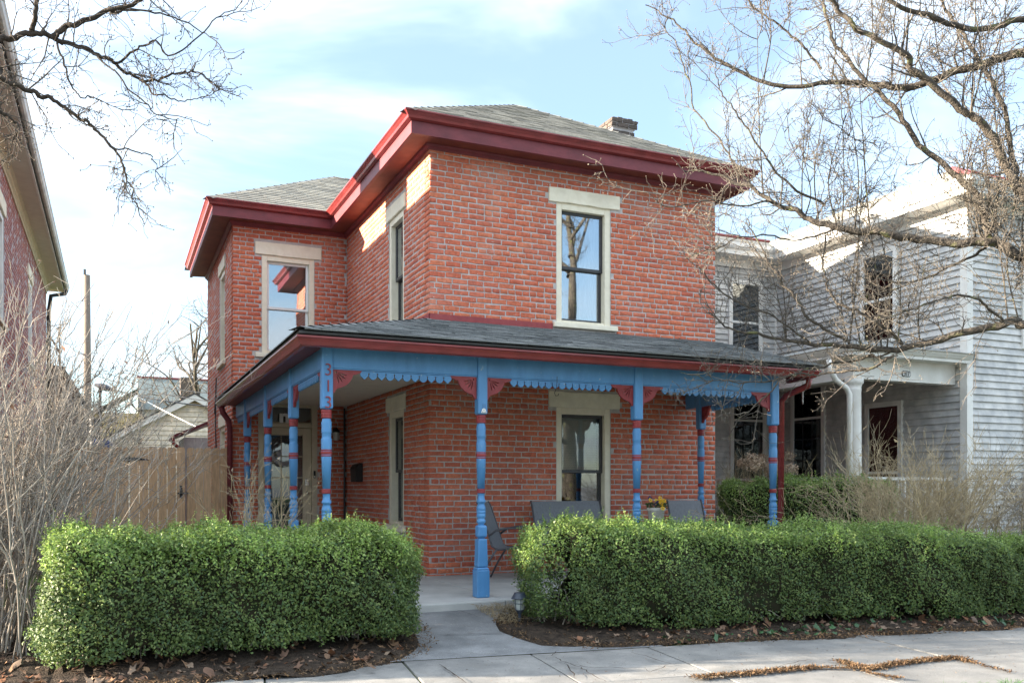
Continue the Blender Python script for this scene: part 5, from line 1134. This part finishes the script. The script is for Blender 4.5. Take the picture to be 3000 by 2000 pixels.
# ------------------------------------------------------------------ trees
def cat_rom(pts, per=8):
    P_ = np.array(pts, float); P_ = np.vstack([2*P_[0]-P_[1], P_, 2*P_[-1]-P_[-2]]); out = []
    for i in range(1, len(P_)-2):
        p0, p1, p2, p3 = P_[i-1], P_[i], P_[i+1], P_[i+2]
        for t in np.linspace(0, 1, per, endpoint=False): out.append(.5*((2*p1)+(-p0+p2)*t+(2*p0-5*p1+4*p2-p3)*t*t+(-p0+3*p1-3*p2+p3)*t**3))
    out.append(P_[-2]); return np.array(out)
def twig_out(limbs, rng, n1, len1, n2, len2, n3, up=.25, r_lim=1.0, face=None):
    """limbs: list of (pts, radii). returns branch tubes (5 sides), twig tubes (3 sides), bud points"""
    br = []; tw = []; bud = []
    def grow(p, d, L, seg, wander, upk):
        pts = [p]; st = L/seg
        for i in range(seg):
            d = unit((d+rng.normal(0, wander, 3)+np.array([0, 0, upk]))[None])[0]; pts.append(pts[-1]+d*st)
        return np.array(pts)
    for pts, rad in limbs:
        seglen = np.linalg.norm(np.diff(pts, axis=0), axis=1).sum(); m = max(3, int(n1*seglen))
        for i in range(m):
            j = int(rng.integers(1, len(pts)-1)); t = unit((pts[j+1]-pts[j-1])[None])[0]; d = unit((t*rng.uniform(.15, .9)+unit(rng.normal(0, 1, (1, 3)))[0]*.85+np.array([0, 0, up*.6]))[None])[0]
            L = len1*rng.uniform(.35, 1.15)*(.55+.45*rad[j]/rad.max()); r = min(rad[j]*.45, .012)*rng.uniform(.6, 1)
            b = grow(pts[j], d, L, 8, .16, up*.22); br.append((b, np.linspace(max(r, .0044), .0022, 9)))
            for k in range(rng.integers(max(2, n2-3), n2+3)):
                j2 = int(rng.integers(1, 9)); d2 = unit((unit((b[j2]-b[j2-1])[None])[0]+rng.normal(0, .75, 3)+np.array([0, 0, up*.5]))[None])[0]; L2 = len2*rng.uniform(.3, 1.2)
                c = grow(b[j2], d2, L2, 5, .26, up*.15); tw.append((c, np.linspace(.0030, .0018, 6))); bud.append(c[-1])
                for q in range(n3):
                    j3 = int(rng.integers(1, 6)); d3 = unit((unit((c[j3]-c[j3-1])[None])[0]*.6+rng.normal(0, .8, 3))[None])[0]; L3 = rng.uniform(.02, .10)
                    e = grow(c[j3], d3, L3, 2, .3, 0); tw.append((e, [.0022, .0018, .0014])); bud.append(e[-1])
    return br, tw, bud
def buds_mesh(name, pts, r, mt, rng):
    o = np.array([[1,0,0],[-1,0,0],[0,1,0],[0,-1,0],[0,0,1.5],[0,0,-1.2]]); F = np.array([[0,2,4],[2,1,4],[1,3,4],[3,0,4],[2,0,5],[1,2,5],[3,1,5],[0,3,5]])
    P_ = np.array(pts); n = len(P_); V = P_[:, None, :]+o[None]*(r*rng.uniform(.6, 1.3, n))[:, None, None]
    return np_mesh(name, V.reshape(-1, 3), (F[None]+np.arange(n)[:, None, None]*6).reshape(-1, 3), mt, True)
def ray_limb(spec, r0, r1, per=8):
    pts = cat_rom([tuple(P(x, y, d)) for x, y, d in spec], per); return pts, np.linspace(r0, r1, len(pts))
def tree(name, label, trunk, limbs, rng, tw_args, mats, base, bud_r=.0045, group=None, rs=1.0):
    t = thing(name, label, 'tree', base, 0, group); B = np.array(base); off = lambda L: [(p-B, r) for p, r in L]
    mkobj('trunk', tubes_mesh('trunk', off([trunk]), 12, mats[0]), None, t, local=True)
    for p, r in off(limbs): mkobj('limb', tubes_mesh('limb', [(p, r)], 8, mats[0]), None, t, local=True)
    br, tw, bud = twig_out(limbs, rng, *tw_args); br = [(p, np.asarray(r)*rs) for p, r in br]; tw = [(p, np.asarray(r)*rs) for p, r in tw]
    mkobj('crown', tubes_mesh('crown', off(br), 5, mats[1]), None, t, kind='stuff', local=True)
    mkobj('twigs', tubes_mesh('twigs', off(tw), 3, mats[1]), None, t, kind='stuff', local=True)
    mkobj('buds', buds_mesh('buds', np.array(bud)-B, bud_r, mats[2], rng), None, t, kind='stuff', local=True)
    return t
def gnarl(q, rng, amp=.012):
    k = rng.normal(0, amp, q.shape); k = (k + np.roll(k, 1, 0) + np.roll(k, -1, 0))/2; k[0] = 0; k[-1] = 0; return q + k
def right_tree():
    rng = np.random.default_rng(77); b = np.array([9.15, 4.45, 0.0]); tr = cat_rom([b, b+[.02, .02, .9], b+[-.03, .05, 2.0], b+[-.05, .02, 3.2], b+[.0, .1, 4.6], b+[.1, .0, 6.0], b+[.0, -.1, 7.4], b+[.15, -.05, 8.8]], 8)
    trunk = (tr, np.linspace(.21, .02, len(tr)))
    J = lambda z, d=0: None
    def from_trunk(z): v = b+np.array([-.04, .03, z]); return v
    def limb(zt, spec, r0, r1):
        pts = [np.array(tuple(P(x, y, d))) for x, y, d in spec]
        if zt is not None: v = from_trunk(zt); pts = [v, v+(pts[0]-v)*.4, v+(pts[0]-v)*.75] + pts
        q = gnarl(cat_rom(pts, 8), rng); return q, np.linspace(r0, r1, len(q))*.8
    L = [limb(3.05, [(3080,800,7.9),(3000,760,8.0),(2911,709,8.05),(2819,712,8.1),(2615,689,8.2),(2452,668,8.3),(2360,633,8.35),(2279,597,8.4),(2177,541,8.5),(2080,505,8.6),(2003,500,8.65)], .085, .008),
         limb(None, [(2896,699,8.05),(2880,612,8.1),(2809,515,8.2),(2707,434,8.3),(2615,311,8.4),(2554,240,8.45),(2462,148,8.5),(2421,51,8.55),(2405,-60,8.6)], .042, .016),
         limb(3.9, [(3000,577,7.85),(2957,490,7.85),(2886,372,7.8),(2799,311,7.75),(2687,219,7.7),(2641,153,7.65),(2513,82,7.6),(2437,0,7.55),(2380,-70,7.5)], .062, .018),
         limb(4.6, [(3000,158,8.3),(2870,194,8.4),(2748,230,8.5),(2636,265,8.55),(2564,245,8.6),(2452,245,8.65),(2284,253,8.7),(2146,199,8.75),(2054,138,8.8),(1978,71,8.85),(1891,15,8.9)], .07, .006),
         limb(3.9, [(2990,530,7.9),(2972,480,8.0),(2937,316,8.2),(2865,168,8.3),(2799,66,8.4),(2738,-20,8.5)], .045, .016),
         limb(None, [(2406,204,8.66),(2360,138,8.7),(2294,87,8.7),(2212,18,8.7),(2150,-30,8.7)], .016, .008),
         limb(None, [(2416,602,8.32),(2309,541,8.2),(2228,434,8.15),(2156,332,8.1),(2105,255,8.1),(2095,168,8.1)], .015, .005),
         limb(None, [(2200,545,8.48),(2156,490,8.6),(2105,408,8.7),(2029,296,8.8),(1983,138,8.9),(1930,60,8.95)], .015, .005),
         limb(2.3, [(3070,960,7.9),(3000,956,7.9),(2941,943,7.95),(2775,985,8.1),(2630,1026,8.25),(2506,1018,8.4),(2373,1005,8.55),(2236,985,8.65),(2141,964,8.7),(2075,914,8.75)], .07, .007),
         limb(None, [(2643,1010,8.23),(2568,943,8.1),(2440,877,8.1),(2415,802,8.15),(2419,690,8.28)], .02, .010),
         limb(None, [(2480,1000,8.4),(2381,939,8.3),(2315,856,8.3),(2274,794,8.3),(2216,699,8.4),(2190,640,8.5)], .018, .006),
         limb(None, [(2620,1040,8.25),(2540,1080,8.3),(2430,1090,8.5),(2312,1101,8.6),(2240,1160,8.6),(2171,1222,8.6),(2135,1290,8.6)], .016, .004),
         limb(None, [(2560,1040,8.35),(2470,1060,8.6),(2380,1078,8.8),(2269,1114,8.9),(2157,1123,9.0),(2068,1110,9.0),(1992,1090,9.0)], .014, .0035),
         limb(None, [(2911,709,8.05),(2840,760,8.3),(2740,800,8.5),(2600,850,8.7),(2480,870,8.8)], .018, .006),
         limb(None, [(2941,943,7.95),(2850,870,7.7),(2740,880,7.6),(2650,920,7.6),(2540,930,7.6)], .016, .005),
         limb(None, [(2279,597,8.4),(2170,600,8.3),(2060,590,8.2),(1960,610,8.15),(1880,560,8.1)], .012, .004),
         limb(None, [(2452,668,8.3),(2330,700,8.2),(2200,690,8.1),(2080,730,8.1),(2000,760,8.1)], .012, .004),
         limb(None, [(2373,1005,8.55),(2270,930,8.5),(2150,880,8.5),(2060,800,8.5),(1990,740,8.5)], .012, .004),
         limb(4.9, [(3000,60,7.8),(2850,90,7.7),(2700,40,7.6),(2560,-20,7.6)], .05, .02)]
    for a, z in ((4.2, 6.1), (5.2, 6.4), (.9, 6.8), (3.4, 7.1), (-.7, 6.0)):
        v = b+np.array([0, 0, z]); d = np.array([math.cos(a)*.7, math.sin(a)*.7, .75]); ln = 3.4-.3*(z-4.5); q = cat_rom([v, v+d*ln*.35+rng.normal(0, .1, 3), v+d*ln*.7+rng.normal(0, .15, 3), v+d*ln], 6); L.append((q, np.linspace(.05, .008, len(q))))
    # upright water shoots
    for i in range(46):
        k = (0, 0, 3, 8, 8, 2)[i % 6]; p = L[k][0]; j = int(rng.integers(int(len(p)*.25), int(len(p)*.8))); s0 = p[j]; h = rng.uniform(.5, 1.7)
        q = cat_rom([s0, s0+[rng.normal(0, .05), rng.normal(0, .05), h*.4], s0+[rng.normal(0, .10), rng.normal(0, .08), h]], 6); L.append((q, np.linspace(.0075, .0025, len(q))))
    tree('bare_tree', 'spreading bare street tree with pale buds filling the right side', trunk, L, rng, (6.2, .68, 8, .28, 2, .3), (M['bark'], M['bark_thin'], M['bud']), tuple(b), .0052)
right_tree()
def left_tree():
    rng = np.random.default_rng(78); b = np.array([-4.6, 7.0, 0.0]); tr = cat_rom([b, b+[.02, .02, 1.2], b+[.05, .0, 2.6], b+[.1, .05, 4.2], b+[.1, .1, 6.2], b+[.0, .2, 8.4]], 8); trunk = (tr, np.linspace(.2, .03, len(tr)))
    def limb(zt, spec, r0, r1):
        pts = [np.array(tuple(P(x, y, d))) for x, y, d in spec]
        if zt is not None: v = b+np.array([.07, .03, zt]); pts = [v, v+(pts[0]-v)*.4, v+(pts[0]-v)*.75] + pts
        q = gnarl(cat_rom(pts, 8), rng); return q, np.linspace(r0, r1, len(q))
    L = [limb(4.0, [(-60,130,6.6),(0,118,6.7),(92,100,6.8),(170,118,6.9),(260,150,7.0),(330,185,7.1),(410,235,7.2),(500,218,7.3),(560,205,7.35),(620,240,7.4)], .034, .004),
         limb(None, [(150,112,6.88),(210,80,6.9),(290,40,6.9),(400,5,6.9),(480,-40,6.9)], .024, .012),
         limb(None, [(92,100,6.8),(105,50,6.75),(110,-30,6.7)], .02, .014),
         limb(None, [(170,120,6.9),(188,190,6.85),(215,265,6.8),(265,290,6.8),(300,300,6.8)], .009, .003),
         limb(3.6, [(-60,190,6.5),(10,230,6.5),(80,262,6.6),(150,290,6.7),(230,345,6.75),(290,385,6.8),(345,460,6.85),(375,530,6.9),(395,600,6.9),(420,655,6.9)], .028, .003),
         limb(None, [(320,425,6.83),(380,440,6.9),(440,455,6.95),(460,500,6.95),(458,560,6.95)], .007, .0025),
         limb(None, [(410,235,7.2),(470,285,7.2),(540,290,7.3),(600,285,7.3)], .008, .003),
         limb(None, [(330,185,7.1),(390,150,7.0),(450,120,7.0),(520,160,7.0),(640,60,7.0),(710,5,7.0)], .010, .003),
         limb(None, [(290,40,6.9),(420,30,7.1),(560,70,7.2),(640,115,7.2)], .010, .003),
         limb(None, [(260,150,7.0),(330,200,6.9),(400,280,6.9),(480,340,6.95),(525,350,6.95)], .008, .003),
         limb(3.3, [(-40,300,6.3),(0,325,6.3),(40,360,6.35),(60,410,6.4)], .016, .006)]
    tree('bare_tree', 'dark bare branches of a tree reaching in at the top left', trunk, L, rng, (5.6, .46, 6, .20, 1, .05), (M['bark_dark'], M['twig_dark'], M['bud_dark']), tuple(b), .0055)
left_tree()
def far_trees():
    rng = np.random.default_rng(80)
    def spawn(name, label, base, h, spread, n, r0, mats, tw, bud=.01, lean=(0, 0), group=None, rs=1.0):
        b = np.array(base); tr = cat_rom([b, b+[lean[0]*.2*h, lean[1]*.2*h, .25*h], b+[lean[0]*.5*h, lean[1]*.5*h, .55*h], b+[lean[0]*h, lean[1]*h, h]], 8); L = []
        for i in range(n):
            j = int(rng.integers(int(len(tr)*.25), len(tr)-2)); a = rng.uniform(0, 6.28); ln = spread*rng.uniform(.5, 1.1)
            d = np.array([math.cos(a)*.6, math.sin(a)*.6, rng.uniform(.5, 1.0)]); p = tr[j]; q = cat_rom([p, p+d*ln*.35+rng.normal(0, .05*ln, 3), p+d*ln*.7+rng.normal(0, .08*ln, 3)+[0, 0, .05*ln], p+d*ln+rng.normal(0, .1*ln, 3)], 6); L.append((q, np.linspace(r0*.45, r0*.08, len(q))))
        return tree(name, label, (tr, np.linspace(r0, r0*.25, len(tr))), L, rng, tw, mats, tuple(base), bud, group, rs)
    dk = (M['bark_dark'], M['twig_dark'], M['bud_dark']); g = P(612, 1300, 40)
    spawn('bare_tree', 'distant pale bare tree peeking past the brick wing', (g.x-.1, g.y, 0), 8.6, 4.4, 15, .15, (M['bark'], M['bark_thin'], M['bud']), (2.0, 1.7, 6, .8, 1, .2), .01, (-.08, 0), None, 3.2)
    g = P(175, 1300, 24); spawn('bare_sapling', 'dark bare sapling between the brick house and the pole', (g.x, g.y, 0), 5.6, 2.2, 15, .07, dk, (2.2, .9, 6, .35, 1, .2), .012, (0, 0), None, 2.0)
    g = P(262, 1300, 22); spawn('bare_sapling', 'thin dark bare sapling just right of the utility pole', (g.x+.1, g.y, 0), 3.8, 2.3, 11, .045, dk, (2.0, .8, 6, .3, 1, .1), .010, (0, 0), None, 2.0)
    # street trees across the road, out of view, put in for window reflections
    spawn('bare_tree', 'bare street tree on the far side of the road, farther right', (9.2, -7.5, -.1), 9.5, 4.2, 16, .26, (M['bark'], M['bark_thin'], M['bud']), (1.6, 1.5, 4, .5, 1, .2), .01, (-.04, 0))
    spawn('bare_tree', 'bare street tree on the far side of the road, farther left', (2.5, -9.5, -.1), 9.0, 4.0, 14, .24, (M['bark'], M['bark_thin'], M['bud']), (1.6, 1.5, 4, .5, 1, .2), .01, (.05, 0))
far_trees()

# ------------------------------------------------------------------ beds, leaf litter, grass
def bed(name, edge, seed):
    """soil bed: edge polygon in plan, lifted a little with a ragged rim"""
    q = random.Random(seed); pts = []
    for a, b in zip(edge, edge[1:]+edge[:1]):
        k = max(1, int((Vector(b)-Vector(a)).length/.07))
        for i in range(k):
            p = Vector(a).lerp(Vector(b), i/k); w_ = .05*math.sin(p.x*7+seed)+.03*math.sin(p.x*17+p.y*13); pts.append((p.x+q.uniform(-.028, .028)+w_*.4, p.y+q.uniform(-.028, .028)+w_))
    bm = bmesh.new(); vs = [bm.verts.new((x, y, 0)) for x, y in pts]; f = bm.faces.new(vs); bmesh.ops.triangulate(bm, faces=[f])
    rim = {v.index for v in bm.verts}; bm.verts.ensure_lookup_table(); outline = set(bm.verts)
    for _ in range(4):
        es = [e for e in bm.edges if e.calc_length() > .28]
        if es: bmesh.ops.subdivide_edges(bm, edges=es, cuts=1, use_grid_fill=False); bmesh.ops.triangulate(bm, faces=bm.faces[:])
    for v in bm.verts:
        z = zg(v.co.x, v.co.y); v.co.z = z + (.006 if v.is_boundary else .035+q.uniform(0, .03))
    me = bpy.data.meshes.new(name); bm.to_mesh(me); bm.free(); me.materials.append(M['soil']); return structure(mkobj(name, me, None))
LB = [(-4.5,6.9),(-1.5,6.62),(-.5,6.54),(0,6.52),(.8,6.46),(1.4,6.44),(1.77,6.56),(2.1,6.78),(2.32,7.07),(2.42,7.4),(2.40,7.8),(2.36,8.2),(1.5,8.25),(1.4,9.5),(-1.3,9.6),(-4.5,9.6)]
RB = [(3.37,6.62),(3.20,7.1),(3.16,7.5),(3.28,7.75),(3.52,7.95),(3.50,8.2),(7.9,8.2),(8.4,10.2),(11.9,9.4),(13.5,7.0),(13.5,5.15),(9.5,5.58),(7.22,5.90),(5.37,6.20),(4.3,6.44)]
bed('soil_bed', LB, 1); bed('soil_bed', RB, 2)
def scatter_leaves():
    rng = np.random.default_rng(55)
    def outline(r_):
        o = []
        for k in range(10):
            a = math.pi/2+k*math.pi/5+r_.normal(0, .10); r = (.5*(1, .95, .62, .62, .95)[k//2] if k % 2 == 0 else .30)*r_.uniform(.75, 1.15); o.append((r*math.cos(a)*.85, r*math.sin(a)))
        return np.array(o)
    def many(name, pts, size, mt, label, cat, curl=.35, flat=.35):
        V = []; F = []; n = 10
        for i, (x, y) in enumerate(pts):
            star = outline(rng); s = rng.uniform(*size); th = rng.uniform(0, 6.28); c, sn = math.cos(th), math.sin(th); r2 = (star**2).sum(1); L = np.stack([star[:,0], star[:,1], rng.uniform(-.3, 1)*curl*r2*4+rng.uniform(-curl, curl)*star[:,0]+rng.normal(0, .05, 10)], 1)*s
            L = np.vstack([L, [[0, 0, .05*s]]])
            tl = rng.normal(0, flat, 2); L[:,2] += L[:,0]*tl[0]+L[:,1]*tl[1]; W = np.stack([L[:,0]*c-L[:,1]*sn, L[:,0]*sn+L[:,1]*c, L[:,2]], 1); zb = max(zg(x, y)+.012, 0)+.045-L[:,2].min()*.0
            W += np.array([x, y, 0]); W[:,2] += zg(x, y)+.03-W[:,2].min()+rng.uniform(0, .025); b = len(V)*(n+1); V.append(W)
            F += [(b+k, b+(k+1) % n, b+n) for k in range(n)]
        o = mkobj(name, np_mesh(name, np.concatenate(V), np.array(F), mt), None, kind='stuff'); tag(o, label, cat); return o
    def along(edge, n, in0, in1):
        e = np.array(edge); seg = np.linalg.norm(np.diff(e, axis=0), axis=1); out = []
        for _ in range(n):
            k = rng.choice(len(seg), p=seg/seg.sum()); t = rng.random(); p = e[k]*(1-t)+e[k+1]*t; d = (e[k+1]-e[k])/seg[k]; nn = np.array([-d[1], d[0]]); out.append(p+nn*rng.uniform(in0, in1))
        return out
    le = LB[0:6]; re = RB[10:15][::-1]+[]; re = [(3.5,6.58)]+[(4.3,6.44),(5.37,6.20),(7.22,5.90),(9.5,5.58),(12,5.3)]
    pts = along(le, 900, .0, .95)+along(LB[5:9], 120, .05, .5) + along(re, 950, .06, .95)
    many('leaf_litter', pts, (.03, .10), M['leaf_dry'], 'brown fallen leaves lying along the foot of the hedges', 'leaves')
    big = [tuple(G(x, y, .03))[:2] for x, y in ((20,1985),(45,1975),(330,1968),(400,1962),(450,1975),(1010,1925),(1090,1958),(560,1985),(610,1990),(2130,1828),(2250,1838),(2350,1812),(2300,1830),(2500,1818),(2700,1825),(2530,1872),(2890,1840))]
    for i, (x, y) in enumerate(big):
        pass
    many('large_leaves', big, (.10, .145), M['leaf_dry'], 'larger curled maple leaves among the litter by the pavement', 'leaves', .5, .5)
    many('ivy', [tuple(p) for p in (np.stack([rng.normal(5.9, .7, 90), rng.normal(6.35, .12, 90)], 1)-np.array([0, 0]))] + [tuple(p) for p in np.stack([rng.normal(8.6, .6, 70), rng.normal(6.0, .12, 70)], 1)], (.05, .085), M['ivy'], 'dark green ivy creeping at the foot of the long hedge', 'ivy', .2, .5)
    # crumbs of bark and needles
    def crumbs(name, pts, size, mt, label, cat, lift=.012):
        P_ = np.array(pts); n = len(P_); z = np.array([zg(x, y) for x, y in P_])+lift+rng.uniform(0, .008, n); p = np.column_stack([P_, z]); nr = unit(rng.normal(0, .35, (n, 3))+np.array([0, 0, 1.]))
        o = mkobj(name, leaf_cloud(name, p, nr, rng.uniform(*size, n), mt, rng, .28, .05), None, kind='stuff'); tag(o, label, cat)
    g2 = lambda x, y: np.array(tuple(G(x, y, .02))[:2])
    bands = [([(2035,1985),(2110,1978),(2200,1972),(2300,1962),(2385,1955)], .055, 2600), ([(2460,1935),(2500,1950),(2560,1957),(2620,1945),(2700,1935),(2800,1926),(2840,1938)], .06, 3600), ([(2530,1965),(2560,1975),(2640,1988)], .018, 300), ([(2385,1955),(2470,1958),(2560,1960)], .03, 500), ([(2840,1938),(2900,1955),(2970,1970)], .012, 160)]
    pts = []
    for line, w, n in bands:
        e = np.array([g2(*p) for p in line]); seg = np.linalg.norm(np.diff(e, axis=0), axis=1)
        for _ in range(n):
            k = rng.choice(len(seg), p=seg/seg.sum()); t = rng.random(); pts.append(e[k]*(1-t)+e[k+1]*t+rng.normal(0, w*.5, 2))
    crumbs('bark_debris', pts, (.012, .034), M['debris'], 'brown needles and bark crumbs collected in the pavement joints', 'debris', .02)
    pts = along(le, 3400, -.14, .45)+along(le, 900, -.04, .06)+along(re, 6400, -.17, .6)+along(re, 2000, -.06, .06)+along([(3.4,6.6),(3.2,7.1),(3.17,7.5),(3.3,7.75),(3.5,7.95)], 900, -.35, .03)+along(LB[5:12], 1900, -.13, .35)
    crumbs('mulch_crumbs', pts, (.012, .04), M['debris'], 'fine brown plant crumbs over the soil beds', 'debris', .03)
    pts = [ (rng.uniform(1.5, 12), 0) for _ in range(1100)]; pts = [tuple(ST(s, rng.uniform(5.1, 6.8)))[:2] for s, _ in pts]
    crumbs('pavement_grit', pts, (.006, .020), M['debris'], 'scattered dark grit on the pavement', 'debris', .018)
    # dry grass tuft by the path light
    tb = []
    for i in range(420):
        x, y = (rng.uniform(3.22, 3.6), rng.uniform(7.45, 8.15)); z = zg(x, y)+.02; e = np.array([rng.normal(0, .05), rng.normal(0, .05), rng.uniform(.02, .07)]); tb.append((np.array([[x, y, z], [x+e[0]*.4, y+e[1]*.4, z+e[2]*.8], [x+e[0]*1.3, y+e[1]*1.3, z+e[2]]]), [.002, .0017, .0008]))
    tag(mkobj('dry_grass_tuft', tubes_mesh('dry_grass_tuft', tb, 3, M['straw']), None, kind='stuff'), 'dry straw-coloured grass around the path light', 'grass')
    tb = []
    for i in range(2600):
        p = ST(rng.uniform(4.2, 8.5), rng.uniform(4.2, 4.86)); e = np.array([rng.normal(0, .03), rng.normal(0, .03), rng.uniform(.03, .07)]); q = np.array([p.x, p.y, -.01]); tb.append((np.array([q, q+e*[.4, .4, .7], q+e]), [.0022, .0018, .0008]))
    tag(mkobj('verge_grass', tubes_mesh('verge_grass', tb, 3, M['flower_leaf']), None, kind='stuff'), 'short green grass on the verge by the pavement', 'grass')
scatter_leaves()
